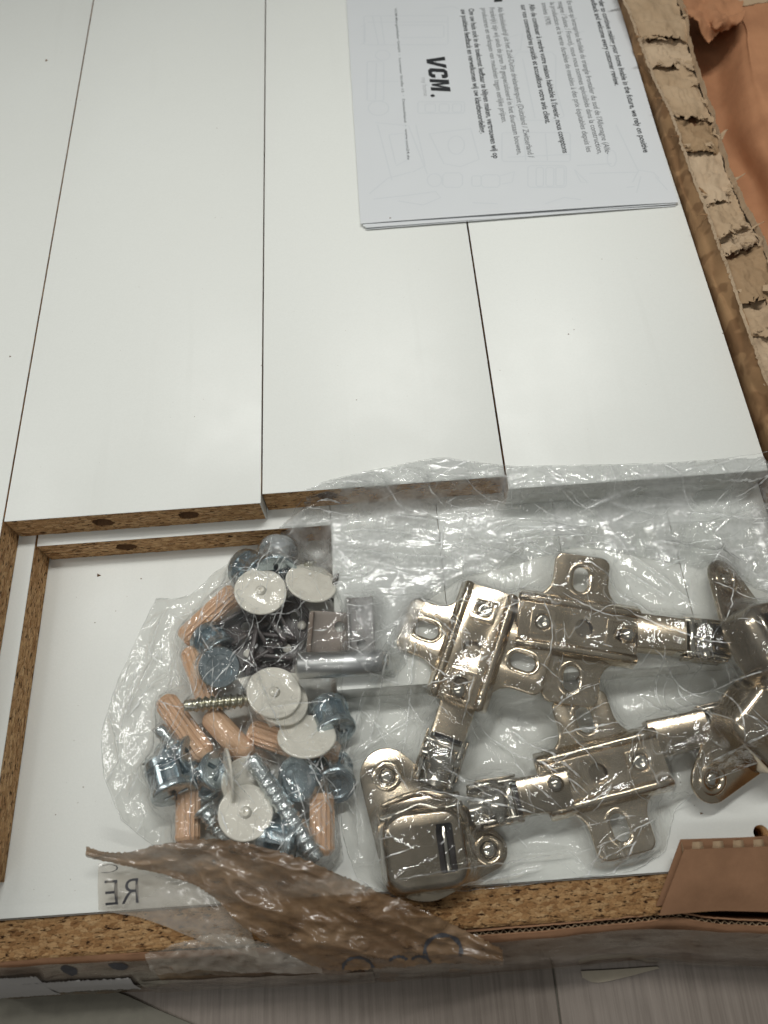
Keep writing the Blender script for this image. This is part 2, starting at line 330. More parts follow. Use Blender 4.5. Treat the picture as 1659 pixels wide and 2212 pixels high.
M_FLAP2 = card_mat('brown_cardboard', (0.33, 0.18, 0.102), (0.26, 0.14, 0.078), fibre=0.3)
M_PAPER = plain_mat('leaflet_paper', (0.635, 0.655, 0.67), 0.75, 0.02, 0.05, 0.05, 0.2)
M_INK = plain_mat('black_ink', (0.022, 0.024, 0.026), 0.6, 0.2); M_INKG = plain_mat('grey_ink', (0.13, 0.135, 0.14), 0.6, 0.15)
M_INKL = plain_mat('light_grey_ink', (0.42, 0.43, 0.44), 0.6, 0.1); M_ART = plain_mat('pale_line_ink', (0.585, 0.61, 0.63), 0.7, 0.02)
M_WOOD = wood_mat(); M_CAP = plain_mat('ivory_plastic', (0.80, 0.77, 0.69), 0.42, 0.04, 0.2, 0.05)
M_ZINC = metal_mat('blue_zinc', (0.62, 0.72, 0.77), 0.22, 0.5, 0.3, met=0.88); M_STEEL = metal_mat('bright_zinc_steel', (0.70, 0.76, 0.77), 0.22, 0.35, 0.1, met=0.8)
M_YSTEEL = metal_mat('yellowish_steel', (0.60, 0.58, 0.45), 0.28, 0.3, 0.1)
M_NICK = metal_mat('satin_nickel', (0.72, 0.61, 0.465), 0.17, 0.28, 0.10); M_NICKS = metal_mat('polished_nickel', (0.72, 0.68, 0.60), 0.13, 0.2, 0.05)
M_NICK_SHADED = metal_mat('shaded_nickel', (0.52, 0.44, 0.335), 0.18, 0.35, 0.15)  # nickel with dark reflections and recess shade put into its colour
M_DPLAS = plain_mat('dark_brown_plastic', (0.055, 0.043, 0.042), 0.35); M_GPLAS = plain_mat('grey_plastic', (0.22, 0.205, 0.19), 0.4)
M_ROD = metal_mat('matt_grey_metal', (0.52, 0.53, 0.53), 0.42, 0.1)
M_FILM = film_mat('clear_plastic_film', 0.034, (0.955, 0.955, 0.945), 1.15, 0.06); M_FILM2 = film_mat('cloudy_plastic_film', 0.26, (0.91, 0.915, 0.915), 1.2, 0.08, 0.5, (0.22, 1.0, 1.0)); M_SEAM = film_mat('film_seam', 0.25, (0.93, 0.93, 0.92), 1.5, 0.12)
def glint_mat():  # white for the painted film highlights
    m, nt, b = mat('film_glint'); g = G(nt); out = nt.nodes['Material Output']; co = g.coord()
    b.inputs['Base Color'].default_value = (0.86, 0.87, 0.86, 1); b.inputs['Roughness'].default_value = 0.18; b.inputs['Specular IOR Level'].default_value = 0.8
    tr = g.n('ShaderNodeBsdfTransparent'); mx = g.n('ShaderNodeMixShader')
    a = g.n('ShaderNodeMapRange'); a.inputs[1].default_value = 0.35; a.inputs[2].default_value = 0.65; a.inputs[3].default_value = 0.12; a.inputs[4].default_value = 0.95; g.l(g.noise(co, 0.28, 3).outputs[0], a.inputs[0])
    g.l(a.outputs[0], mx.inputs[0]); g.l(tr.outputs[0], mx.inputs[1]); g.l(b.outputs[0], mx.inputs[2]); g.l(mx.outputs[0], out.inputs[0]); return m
M_GLINT = glint_mat()
M_TAPE = tape_mat('brown_torn_tape', (0.15, 0.082, 0.038), (0.26, 0.165, 0.09), 0.84, 0.38, 0.3)
M_TAPEC = tape_mat('clear_torn_tape', (0.46, 0.41, 0.34), (0.56, 0.53, 0.48), 0.42, 0.22)
M_TAPEG = tape_mat('grey_packing_tape', (0.25, 0.195, 0.145), (0.38, 0.33, 0.27), 0.72, 0.26, 0.45)
M_WLABEL = plain_mat('shaded_label_paper', (0.40, 0.385, 0.375), 0.7, 0.05); M_BLUEINK = plain_mat('blue_black_print', (0.055, 0.055, 0.062), 0.5, 0.2)  # white label greyed, its shade put into the colour
M_FLOOR = floor_mat(); M_FLOORD = plain_mat('grey_green_mat', (0.165, 0.155, 0.125), 0.8, 0.2, 0.25, 0.2)
M_CRUMB = plain_mat('sawdust', (0.17, 0.095, 0.045), 0.9, 0.3)

# ------------------------------------------------------------------ setting: floor
FZ = -62.0
fl = tag(obj('floor', box_me('floor', -900, 900, -600, 900, FZ - 20, FZ - 1.2), M_FLOORD), kind='structure')
xs = [-420, -300, -180, 45.5, 175, 300, 420]
for i, (a, b) in enumerate(zip(xs[:-1], xs[1:])):
    obj('floor_plank', bevelled_box('floor_plank', a + 0.25, b - 0.25, -420, 500, FZ - 1.0, FZ, 0.4, 1), M_FLOOR, fl)

# ------------------------------------------------------------------ boards
def ragged_rect(x0, x1, z0, z1, step=1.1, j=0.22):
    n = max(2, int((x1 - x0) / step)); t = []
    for i in range(n + 1): t.append((x0 + (x1 - x0) * i / n, z0 + (random.uniform(-j, j) if 0 < i < n else 0)))
    for i in range(n + 1): t.append((x1 - (x1 - x0) * i / n, z1 + (random.uniform(-j, 0) if 0 < i < n else 0)))
    return t
def board(name, label, x0, x1, y0, y1, ztop, t=13.0, holes=(), band_right=False, band_front=False, group=None, cat='board', mat_core=None):
    r = thing(name, label, cat, ((x0 + x1) / 2, (y0 + y1) / 2, ztop - t), group)
    cx, cy, cz = (x0 + x1) / 2, (y0 + y1) / 2, ztop - t
    hx0, hx1 = x0 - cx, x1 - cx; hy0, hy1 = y0 - cy, y1 - cy; mc = mat_core or M_CHIP
    if band_right: hx1c = hx1 - 0.5
    else: hx1c = hx1
    if band_front:
        obj('core', box_me('core', hx0 + 0.2, hx1c - 0.2, hy0 + 0.5, hy1, 0, t - 0.36), mc, r)
        obj('edge_band', bevelled_box('edge_band', hx0, hx1, hy0, hy0 + 0.48, 0.1, t - 0.36, 0.2, 1), M_BAND, r)
    else:
        loops = [ragged_rect(hx0, hx1c, 0, t - 0.36)]
        for hxw, hz, hr in holes: loops.append([(hxw - cx + (hr + random.uniform(-0.5, 0.6)) * 1.15 * math.cos(2 * PI * k / 22), hz + (hr * 0.9 + random.uniform(-0.4, 0.3)) * math.sin(2 * PI * k / 22)) for k in range(22)])
        me = poly2d('core', loops, 6.0, 0.0, 'xz', smooth=False); me.transform(T(0, hy0 + 6.0, 0))
        obj('core', me, mc, r)
        obj('core', box_me('core', hx0, hx1c, hy0 + 12.001, hy1, 0, t - 0.36), mc, r)
        for lp in loops[1:]:                                        # drilled wall of the hole, its shade painted on as darker brown
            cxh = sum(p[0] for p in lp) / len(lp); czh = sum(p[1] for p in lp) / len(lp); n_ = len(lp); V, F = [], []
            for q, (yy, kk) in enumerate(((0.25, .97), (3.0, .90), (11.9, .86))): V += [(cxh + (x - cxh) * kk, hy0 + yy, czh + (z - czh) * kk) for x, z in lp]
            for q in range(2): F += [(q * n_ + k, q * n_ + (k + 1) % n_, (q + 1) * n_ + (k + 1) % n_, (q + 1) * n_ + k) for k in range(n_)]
            F.append(tuple(range(2 * n_, 3 * n_))); obj('dowel_hole', new_mesh('dowel_hole', V, F), M_HOLE_SHADE, r)
    lam = bevelled_box('laminate', hx0, hx1, hy0 - 0.05, hy1, t - 0.35, t, 0.14, 2)
    obj('laminate', lam, M_LAM, r)
    if band_right: obj('edge_band', box_me('edge_band', hx1c + 0.01, hx1, hy0, hy1, 0, t - 0.36), M_BAND, r)
    return r
GB = 'white laminated boards in the box'
board('white_board', 'white board along the left edge of the picture, top layer, beside a long dark seam', -238, -138.35, 4, 720, 0, group=GB)
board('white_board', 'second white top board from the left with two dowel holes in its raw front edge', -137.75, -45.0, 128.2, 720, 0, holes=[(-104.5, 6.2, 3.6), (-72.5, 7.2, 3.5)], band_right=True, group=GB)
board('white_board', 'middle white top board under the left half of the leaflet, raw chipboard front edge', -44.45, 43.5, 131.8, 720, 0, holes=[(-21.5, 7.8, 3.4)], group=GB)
board('white_board', 'right white top board beside the torn cardboard wall, plastic film over its front', 44.2, 137.2, 126.5, 720, 0, band_front=True, group=GB)
board('white_board', 'lower white board at the left edge, its raw chipboard side facing the hardware', -238, -132.0, 10.8, 700, -13.3, group=GB)
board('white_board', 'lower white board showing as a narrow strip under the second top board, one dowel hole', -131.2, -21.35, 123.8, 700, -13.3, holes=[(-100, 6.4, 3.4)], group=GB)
xsl = [-21.2, 18.6, 62.0, 103.2, 139.4]
SLN = ['narrow white board under the cloudy plastic, leftmost of the four', 'narrow white board under the cloudy plastic, second from the left', 'narrow white board under the cloudy plastic, third from the left', 'narrow white board under the cloudy plastic, at the right edge']
for i in range(4):
    board('white_board', SLN[i], xsl[i] + 0.1, xsl[i + 1] - 0.1, 62.0 + 0.4 * (i % 2), 600, -13.3, band_front=True, group='narrow white boards under the plastic')
# base board with a drilled hole
bx0, bx1, by0, by1, bz = -236.0, 139.0, 0.2, 690.0, -26.6
r = thing('base_board', 'large white bottom board carrying the bags of hardware, drilled hole at its right', 'board', (0, 0, bz - 13), GB)
hp = P(1645, 1800, bz)
rect = [(bx0, by0), (bx1, by0), (bx1, by1), (bx0, by1)]
obj('core', (lambda me: (me.transform(T(0, 0, 6.3)), me)[1])(poly2d('core', [rect, circ(hp.x, hp.y, 2.45, 24)], 6.3, 0, smooth=False)), M_CHIP, r)
obj('laminate', (lambda me: (me.transform(T(0, 0, 12.8)), me)[1])(poly2d('laminate', [rect, circ(hp.x, hp.y, 2.5, 24, 0.05)], 0.18, 0.08, smooth=True)), M_LAM, r)
# upright board along the front, its raw edge facing up
r = thing('upright_board', 'board standing on edge along the front, coarse raw chipboard edge facing up', 'board', (0, -6, FZ), None)
W_ub = 11.4
def rough_top(name, x0, x1, y0, y1, z0, z1, nx, ny, amp):
    V, F = [], []
    for j in range(ny + 1):
        for i in range(nx + 1):
            x = x0 + (x1 - x0) * i / nx; y = y0 + (y1 - y0) * j / ny
            n_ = nz(x * 0.22, y * 0.9, 3.0) + 0.6 * nz(x * 0.6, y * 2.0, 7.0) + 0.4 * nz(x * 1.5, y * 2.6, 1.0)
            V.append((x, y, z1 + amp * (n_ - 0.3 * max(0, n_)) - (0.7 if j in (0, ny) else 0)))
    for j in range(ny):
        for i in range(nx): F.append((j * (nx + 1) + i, j * (nx + 1) + i + 1, (j + 1) * (nx + 1) + i + 1, (j + 1) * (nx + 1) + i))
    n = len(V); V += [(x0, y0, z0), (x1, y0, z0), (x1, y1, z0), (x0, y1, z0)]; k = nx + 1
    F.append(tuple([n, n + 1] + [i for i in range(nx, -1, -1)])); F.append(tuple([n + 2, n + 3] + [ny * k + i for i in range(k)]))
    F.append(tuple([n + 3, n] + [j * k for j in range(ny + 1)])); F.append(tuple([n + 1, n + 2] + [j * k + nx for j in range(ny, -1, -1)]))
    return new_mesh(name, V, F)
chip_up = chip_mat(1.05, 'chipboard_upturned_edge', 0.66)
for nd in chip_up.node_tree.nodes:                                   # chips lie along X on an edge that faces up
    if nd.type == 'MAPPING':
        s_ = nd.inputs['Scale'].default_value; nd.inputs['Scale'].default_value = (s_[0], s_[2], s_[1] * 1.6)
obj('core', rough_top('core', -236, 139, -W_ub / 2, W_ub / 2, 0.5, -26.9 - FZ, 420, 14, 0.55), chip_up, r)
obj('laminate', box_me('laminate', -236, 139, W_ub / 2 + 0.02, W_ub / 2 + 0.32, 0.5, -26.75 - FZ), plain_mat('grey_brown_laminate', (0.17, 0.15, 0.125), 0.5), r)

# ------------------------------------------------------------------ leaflet
LZ = 1.6
lf = thing('leaflet', 'folded white leaflet with printed paragraphs lying on the boards', 'leaflet', (0, 0, 0))
def paper(name, c00, c10, c11, c01, z, curl, seed):
    rows = []
    for i in range(5):
        t = i / 4; row = []
        for j in range(7):
            s = j / 6; p = (1 - t) * ((1 - s) * c00 + s * c10) + t * ((1 - s) * c01 + s * c11)
            zz = z + curl * ((1 - t) ** 3) * (0.5 + 0.5 * math.sin(s * 3 + seed)) * 1.2 + 0.15 * math.sin(3 * s + seed)
            if s > 0.96: zz -= 0.25
            row.append((p.x, p.y, zz))
        rows.append(row)
    return sheet(name, rows, 48, 24, 0.10, 0.02, seed, thick=0.1)
A, B = P(779, 484, LZ), P(1466, 437, LZ); C_, D_ = P(1335, 0, LZ), P(748, 0, LZ)
up = (D_ - A).normalized(); A2, B2 = A, B
ext = 1.25
C2 = B + (C_ - B) * ext; D2 = A + (D_ - A) * ext
for k, (dx, dy, zz) in enumerate([(2.4, -2.6, 0.35), (1.9, -2.2, 0.75), (1.0, -1.2, 1.15)]):
    off = Vector((dx, dy, 0)); offr = Vector((-1.0, dy * 0.35, 0))
    obj('sheet', paper('sheet', A + off, B + offr, C2 + offr, D2 + off, zz, 0.5, k * 1.7), M_PAPER, lf)
obj('sheet', paper('sheet', A, B, C2, D2, LZ, 0.35, 0.0), M_PAPER, lf)
def text_me(txt, bold=0.0, shear=0.0, spacing=1.0):
    c = bpy.data.curves.new('t', 'FONT'); c.body = txt; c.size = 10; c.offset = bold; c.shear = shear; c.space_character = spacing; c.resolution_u = 3; c.fill_mode = 'FRONT'
    o = bpy.data.objects.new('t', c); COL.objects.link(o); dg = bpy.context.evaluated_depsgraph_get(); dg.update()
    me = bpy.data.meshes.new_from_object(o.evaluated_get(dg)); bpy.data.objects.remove(o); bpy.data.curves.remove(c); me.materials.clear(); return me
def print_text(name, txt, p0, p1, cap, mat_, parent, bold=0.0, shear=0.0, mirror=False, surf=None):
    """text set from p0 to p1 (mm), letters cap mm tall, standing to the left of the running direction"""
    me = text_me(txt, bold, shear); co = np.array([v.co[:] for v in me.vertices]); x0, x1 = co[:, 0].min(), co[:, 0].max()
    d = (p1 - p0); L = d.length; d.normalize(); n = Vector((-d.y, d.x, 0))
    for v in me.vertices:
        s = (v.co.x - x0) / (x1 - x0) * L; h = v.co.y / 7.0 * cap
        q = p0 + d * s + n * h * (-1 if mirror else 1); z = surf(q.x, q.y) if surf else p0.z; v.co = Vector((q.x, q.y, z)) * MM
    me.name = name; return obj(name, me, mat_, parent)
# printed lines: the text runs down the picture
TZ = LZ + 0.24
def zrel(x, y): return Z6(x, y)
bvh_paper = None
def paper_surface():
    bpy.context.view_layer.update(); o = [c for c in lf.children][-1]
    return BVHTree.FromPolygons([v.co / MM for v in o.data.vertices], [p.vertices[:] for p in o.data.polygons])
bvp = paper_surface()
def onpaper(x, y):
    h = bvp.ray_cast(Vector((x, y, 60)), Vector((0, 0, -1))); return (h[0].z if h[0] is not None else LZ) + 0.05
LINES = [
 ('In order to continue making your home livable in the future, we rely on positive', (1255, -38), (1484, 735), 1, 2.75),
 ('feedback and welcome every customer review.', (1224, -18), (1345, 412), 1, 2.75),
 ("En tant qu'entreprise familiale du triangle frontalier du sud de l'Allemagne (Alle-", (1112, 4), (1300, 744), 0, 2.7),
 ('magne / Suisse / France), nous nous sommes spécialisés dans la construction,', (1070, 8), (1262, 744), 0, 2.7),
 ('la production et la vente durables de meubles à des prix équitables depuis les', (1031, 11), (1209, 735), 0, 2.7),
 ('années 1970.', (991, 14), (1014, 122), 0, 2.7),
 ("Afin de continuer à rendre votre maison habitable à l'avenir, nous comptons", (931, 20), (1094, 740), 1, 2.75),
 ('sur vos commentaires positifs et accueillons votre avis client.', (891, 24), (1011, 597), 1, 2.75),
 ('Als familiebedrijf uit het Zuid-Duitse drielandenpunt (Duitsland / Zwitserland /', (779, 34), (928, 762), 0, 2.7),
 ('Frankrijk) zijn wij sinds de jaren 70 gespecialiseerd in het duurzaam bouwen,', (739, 37), (874, 747), 0, 2.7),
 ('produceren en verkopen van meubelen tegen eerlijke prijzen.', (700, 39), (801, 592), 0, 2.7),
 ('Om uw huis ook in de toekomst leefbaar te blijven maken, vertrouwen wij op', (639, 42), (759, 766), 1, 2.75),
 ('uw positieve feedback en verwelkomen wij uw klantbeoordeling.', (601, 45), (697, 645), 1, 2.75),
]
for txt, a, b, bold, cap in LINES:
    print_text('printed_line', txt, P(*zrel(*a), TZ), P(*zrel(*b), TZ), cap, M_INK if bold else M_INKG, lf, 0.20 if bold else 0.04, surf=onpaper)
print_text('printed_line', 'VCM Morgenthaler GmbH  ·  Lorenzer Straße 12  ·  Deutschland  ·  www.vcm24.de', P(*zrel(282, 38), TZ), P(*zrel(345, 770), TZ), 1.15, M_INKG, lf, 0.1, surf=onpaper)
LG = [[(0, 1), (.11, 1), (.17, .32), (.235, 1), (.345, 1), (.225, 0), (.11, 0)],
 [(.64, .66), (.64, .86), (.58, 1), (.43, 1), (.365, .86), (.365, .14), (.43, 0), (.58, 0), (.64, .14), (.64, .34), (.535, .34), (.535, .2), (.47, .2), (.47, .8), (.535, .8), (.535, .66)],
 [(.68, 0), (.68, 1), (.80, 1), (.845, .45), (.89, 1), (1.01, 1), (1.01, 0), (.915, 0), (.915, .62), (.87, .08), (.82, .08), (.775, .62), (.775, 0)]]
lp0, lp1 = P(*zrel(433, 272), TZ), P(*zrel(459, 438), TZ); ld = lp1 - lp0; ln_ = Vector((-ld.y, ld.x, 0)).normalized() * 9.3
for lt in LG:
    q_ = [lp0 + ld * (x + .07 * y - .02) + ln_ * y for x, y in lt]; me = poly2d('logo_letter', [[(p.x, p.y) for p in q_]], 0.0, 0.0, smooth=False)
    for v in me.vertices: v.co.z = onpaper(v.co.x / MM, v.co.y / MM) * MM
    obj('logo_letter', me, M_INK, lf)
print_text('logo_subtitle', 'my home', P(*zrel(412, 375), TZ), P(*zrel(424, 463), TZ), 2.3, M_INKL, lf, 0.0, surf=onpaper)
q = P(*zrel(466, 461), TZ); obj('logo_dot', new_mesh('logo_dot', [(q.x + 1.05 * math.cos(a), q.y + 1.05 * math.sin(a), onpaper(q.x, q.y)) for a in [2 * PI * i / 16 for i in range(16)]], [tuple(range(16))]), M_INK, lf)
qa = [P(*zrel(x, y), TZ) for x, y in ((763, 10), (803, 6), (797, -30), (758, -26))]; obj('language_badge', new_mesh('language_badge', [(p.x, p.y, onpaper(p.x, p.y)) for p in qa], [(0, 1, 2, 3)]), M_INK, lf)
def strokes(lines, wd):
    V, F = [], []
    for ln in lines:
        pts = [P(*zrel(*p), TZ) for p in ln]
        pts2 = []
        for a, b in zip(pts[:-1], pts[1:]):
            n = max(1, int((b - a).length / 4)); pts2 += [a.lerp(b, i / n) for i in range(n)]
        pts2.append(pts[-1])
        for i, p in enumerate(pts2):
            t = (pts2[min(i + 1, len(pts2) - 1)] - pts2[max(i - 1, 0)]); t.z = 0; t.normalize(); s = Vector((-t.y, t.x, 0)) * wd / 2
            for q in (p - s, p + s): V.append((q.x, q.y, onpaper(q.x, q.y) - 0.03))
            if i: n = len(V); F.append((n - 4, n - 3, n - 1, n - 2))
    return V, F
def rr_(x0, y0, x1, y1, k=6): return [(x0, y0 + k), (x0, y1 - k), (x0 + k, y1), (x1 - k, y1), (x1, y1 - k), (x1, y0 + k), (x1 - k, y0), (x0 + k, y0), (x0, y0 + k)]
def ci_(cx, cy, rx, ry): return [(cx + rx * math.cos(2 * PI * i / 14), cy + ry * math.sin(2 * PI * i / 14)) for i in range(15)]
ART = [rr_(135, 75, 540, 215), [(150, 105), (540, 105)], [(175, 75), (205, 215)], [(215, 75), (235, 215)], rr_(300, 120, 520, 180), [(120, 130), (140, 110), (140, 200), (120, 215)],
 ci_(225, 265, 35, 25), rr_(150, 295, 230, 485), [(195, 300), (190, 480)], [(150, 392), (300, 392)], ci_(205, 520, 50, 35), rr_(395, 490, 620, 545), rr_(430, 500, 480, 540), rr_(498, 500, 545, 540), rr_(562, 500, 605, 540),
 [(200, 600), (270, 870)], [(190, 590), (350, 605), (440, 840)], [(255, 650), (330, 640), (345, 770), (290, 800), (255, 650)], [(385, 600), (430, 800), (370, 830)],
 [(450, 645), (520, 790), (600, 805), (690, 770), (650, 620), (450, 645)], ci_(580, 700, 40, 45), ci_(475, 870, 35, 32), rr_(515, 835, 610, 905, 14), rr_(655, 850, 700, 900), rr_(700, 845, 790, 905, 12), [(790, 850), (860, 830), (850, 880), (800, 890)],
 [(160, 935), (250, 860), (360, 830)], [(180, 960), (330, 945), (480, 925), (505, 955), (420, 990), (300, 970)], rr_(800, 640, 1130, 780, 8), [(905, 645), (915, 775)], [(1010, 645), (1020, 775)], [(830, 760), (1130, 745)],
 rr_(925, 800, 1110, 905, 10), rr_(965, 810, 1000, 900), rr_(1012, 810, 1050, 900), rr_(1060, 808, 1100, 898), [(1150, 820), (1215, 885), (1180, 880), (1150, 820)], [(1160, 800), (1330, 790)], ci_(1330, 765, 22, 40), [(1350, 600), (1460, 830), (1220, 838)],
 [(1430, 880), (1460, 820), (1530, 830), (1560, 860)], [(1470, 850), (1450, 930)], [(1540, 850), (1600, 915)], [(1400, 905), (1440, 900)], [(660, 980), (780, 985)], [(1010, 985), (1100, 955), (1180, 965)], rr_(860, 250, 1060, 580, 20), [(900, 280), (960, 570)], [(1040, 590), (1100, 560), (1060, 430)], [(830, 180), (900, 160), (890, 240), (840, 245), (830, 180)],
 [(1060, 120), (1120, 160), (1200, 150)], [(470, 40), (560, 30), (640, 60)]]
obj('furniture_line_art', new_mesh('furniture_line_art', *strokes(ART, 0.55)), M_ART, lf)
# ------------------------------------------------------------------ cardboard box
bxr = thing('cardboard_box', 'torn brown cardboard box holding the boards, its right wall ripped open', 'box', (0, 0, FZ))
ox = Vector((0, 0, -FZ))
def boxpart(name, me, m_, parent=None):
    me.transform(T(0, 0, -FZ)); return obj(name, me, m_, parent or bxr)
# right wall: inner liner rising beside the boards to a wavy ridge
ridge, foot, torn, valley = [], [], [], []
random.seed(21)
RI = [(1325, -60), (1362, 30), (1384, 90), (1412, 165), (1448, 238), (1470, 300), (1497, 378), (1533, 470), (1558, 540), (1577, 590), (1610, 690), (1640, 775), (1672, 865), (1700, 950), (1735, 1040)]
TO = [(1435, -60), (1480, 30), (1490, 95), (1510, 165), (1538, 245), (1553, 300), (1576, 372), (1605, 440), (1640, 505), (1665, 560), (1715, 670), (1750, 760), (1790, 860), (1825, 950), (1860, 1040)]
for i, ((u, v), (u2, v2)) in enumerate(zip(RI, TO)):
    p = P(u, v, 9 + 1.2 * math.sin(i * 1.9)); ridge.append(p); t_ = P(u2, v2, 7 + 1.0 * math.sin(i * 2.3)); torn.append(t_)
    foot.append(Vector((137.9 + 0.25 * math.sin(i * 2.1) + max(0, 0.02 * (230 - p.y)), p.y + 1.5, -2.0)))
for k_, y_ in enumerate((112, 88, 62, 36, 10, -12)):
    ridge.append(Vector((143.0 + .8 * math.sin(k_ * 2.2), y_, 8.5 - k_ * .8))); torn.append(Vector((162.5 + math.sin(k_ * 1.3), y_, 7 - k_ * .8))); foot.append(Vector((140.6, y_, -2.0)))
mid = [(a * 0.45 + b * 0.55) + Vector((1.6 * math.sin(i * 2.7), 0, 0.6 * math.cos(i * 1.7))) for i, (a, b) in enumerate(zip(foot, ridge))]
low = [Vector((p.x + 1.0, p.y, -40)) for p in foot]
boxpart('inner_liner', sheet('inner_liner', [low, foot, mid, ridge], 220, 22, 0.9, 0.16, 3.0, jag=(0, 0.25), thick=0.5), M_LINER)
# dark sheet under the fluting, shade of the gap put into its colour
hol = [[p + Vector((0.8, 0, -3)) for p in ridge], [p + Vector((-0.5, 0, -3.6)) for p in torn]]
boxpart('hollow_shade_sheet', sheet('hollow_shade_sheet', hol, 60, 6, 0.4, 0.1, 8.0), M_HOLLOW_SHADE)
# fluting pieces: each a scooped tongue of paper between the two liners
R_ = interp([tuple(p) for p in ridge], 400); T_ = interp([tuple(p) for p in torn], 400)
cuts = [2, 36, 52, 84, 104, 130, 150, 164, 190, 206, 230, 252, 278, 300, 326, 350, 374, 398]
for k in range(len(cuts) - 1):
    a, b = cuts[k], cuts[k + 1]; rows = []; lift = random.choice((0.3, 0.7, 1.3, 2.2, 3.0)); ph = random.uniform(0.2, 0.8); sl_ = random.uniform(-3.5, 0.5); lap = random.choice((-1, 1, 3, 5))
    for i in range(7):
        t = i / 6; idx = max(0, min(400, a - 2 + (b - a + lap) * t)); i0 = int(idx); row_ = []
        p0, p1 = Vector(R_[i0]), Vector(T_[i0])
        for j in range(7):
            s_ = 0.02 + 0.95 * j / 6; q = p0.lerp(p1, s_)
            arch = math.exp(-((s_ - ph) / .33) ** 2) * math.sin(s_ * PI) ** .5; z = -1.0 + 0.9 * arch * (0.3 + t) + lift * (t ** 2.6) * arch - (1.5 + lift) * (1 - t) ** 3 * arch
            skew = (random.uniform(-0.9, 0.9) if i in (0, 6) else 0) + sl_ * s_
            row_.append((q.x, q.y + skew + 2.2 * arch * (t - .5) * -1, q.z + z))
        rows.append(row_)
    boxpart('fluting', sheet('fluting', rows, 30, 30, 1.9, 0.19, 20 + k, jag=(0.4, 1.3), thick=0.35), M_FLUTES[(0, 1, 0, 2, 1, 0, 1, 2, 0, 1, 0, 2, 1)[k % 13]])
V, F = [], []
for i in range(401):                                                # pale torn edge of the inner liner
    p = Vector(R_[i]); jx = .5 * nz(i * .17, 5) + .25 * random.uniform(-1, 1); w_ = .35 + .5 * abs(nz(i * .3, 7)) + .2 * random.random()
    V += [(p.x + jx - w_, p.y, p.z - .5), (p.x + jx, p.y + random.uniform(-.2, .2), p.z + .55 + .4 * random.random()), (p.x + jx + w_, p.y, p.z - .3)]
    if i: n = len(V); F += [(n - 6, n - 5, n - 2, n - 3), (n - 5, n - 4, n - 1, n - 2)]
boxpart('torn_ridge', new_mesh('torn_ridge', V, F), M_FLUTES[1])
# torn, fuzzy rim of the outer liner
rim = []
for i in range(0, 401):
    p = Vector(T_[i]); w_ = 0.6 + 0.9 * abs(nz(i * 0.21, 3)) + 0.5 * random.random()
    rim.append((p, w_))
V, F = [], []
for i, (p, w_) in enumerate(rim):
    jx = 0.8 * nz(i * 0.13, 9); V += [(p.x + jx - w_ * 0.6, p.y, p.z - 0.9), (p.x + jx, p.y, p.z + 0.9 + 1.1 * w_ * 0.7 + 0.6 * random.random()), (p.x + jx + w_ * 0.7, p.y + random.uniform(-.3, .3), p.z - 0.4), (p.x + jx + 1.2, p.y, p.z - 20)]
    if i:
        n = len(V)
        for k in range(3): F.append((n - 8 + k, n - 7 + k, n - 3 + k, n - 4 + k))
boxpart('torn_rim', new_mesh('torn_rim', V, F), M_FLUTES[1])
# peeled shreds of paper standing along the torn edges
def shred(name, c, L, wd, an, lift_, m_):
    rows_ = []
    for i in range(5):
        t = i / 4; w_ = wd * (1 - .75 * t) * random.uniform(.6, 1.2); x = c.x + L * t * math.cos(an); y = c.y + L * t * math.sin(an); z = c.z + lift_ * math.sin(t * 2.2)
        rows_.append([(x - w_ * math.sin(an), y + w_ * math.cos(an), z + random.uniform(-.3, .5)), (x, y, z + .3), (x + w_ * math.sin(an), y - w_ * math.cos(an), z + random.uniform(-.3, .5))])
    return boxpart(name, sheet(name, rows_, 5, 8, 0.3, 0.5, random.random() * 50, jag=(0, .3), thick=.15), m_)
for k in range(26):
    i = random.randint(5, 270); c = Vector(T_[i]) + Vector((random.uniform(-2.5, 1), 0, random.uniform(-.2, 1.0))); shred('paper_shred', c, random.uniform(2, 6), random.uniform(.5, 1.5), random.uniform(0, 6.28), random.uniform(.3, 2.2), M_FLUTE)
for k in cuts[1:13]:
    for q in range(3):
        c = Vector(R_[k]).lerp(Vector(T_[k]), random.uniform(.08, .9)) + Vector((0, random.uniform(-2, 2), random.uniform(.2, 1.2))); shred('paper_shred', c, random.uniform(2, 5.5), random.uniform(.8, 2.4), random.uniform(2.6, 6.0), random.uniform(.2, 1.6), M_FLUTE)
for k in range(8):
    i = random.randint(5, 200); c = Vector(R_[i]) + Vector((random.uniform(-1.2, .2), 0, -.5)); shred('paper_shred', c, random.uniform(2, 5), random.uniform(.6, 1.8), random.uniform(3, 5.5), random.uniform(.2, 1.0), M_LINER)
# outer flap folded away to the right
va = [p + Vector((1.5, 0, -20)) for p in torn]; v1 = [p + Vector((19 + 2.5 * math.sin(i * 1.3), 0, -21)) for i, p in enumerate(torn)]
v2 = [p + Vector((26 + 3.0 * math.sin(i * 1.1), 0, -6 + 1.2 * math.sin(i * .9))) for i, p in enumerate(torn)]; v3 = [p + Vector((40, 0, -2.5)) for p in torn]; v4 = [p + Vector((120, 0, -3)) for p in torn]
boxpart('outer_flap', sheet('outer_flap', [va, v1, v2, v3, v4], 110, 60, 1.8, 0.06, 31.0, thick=0.6), M_FLAP)
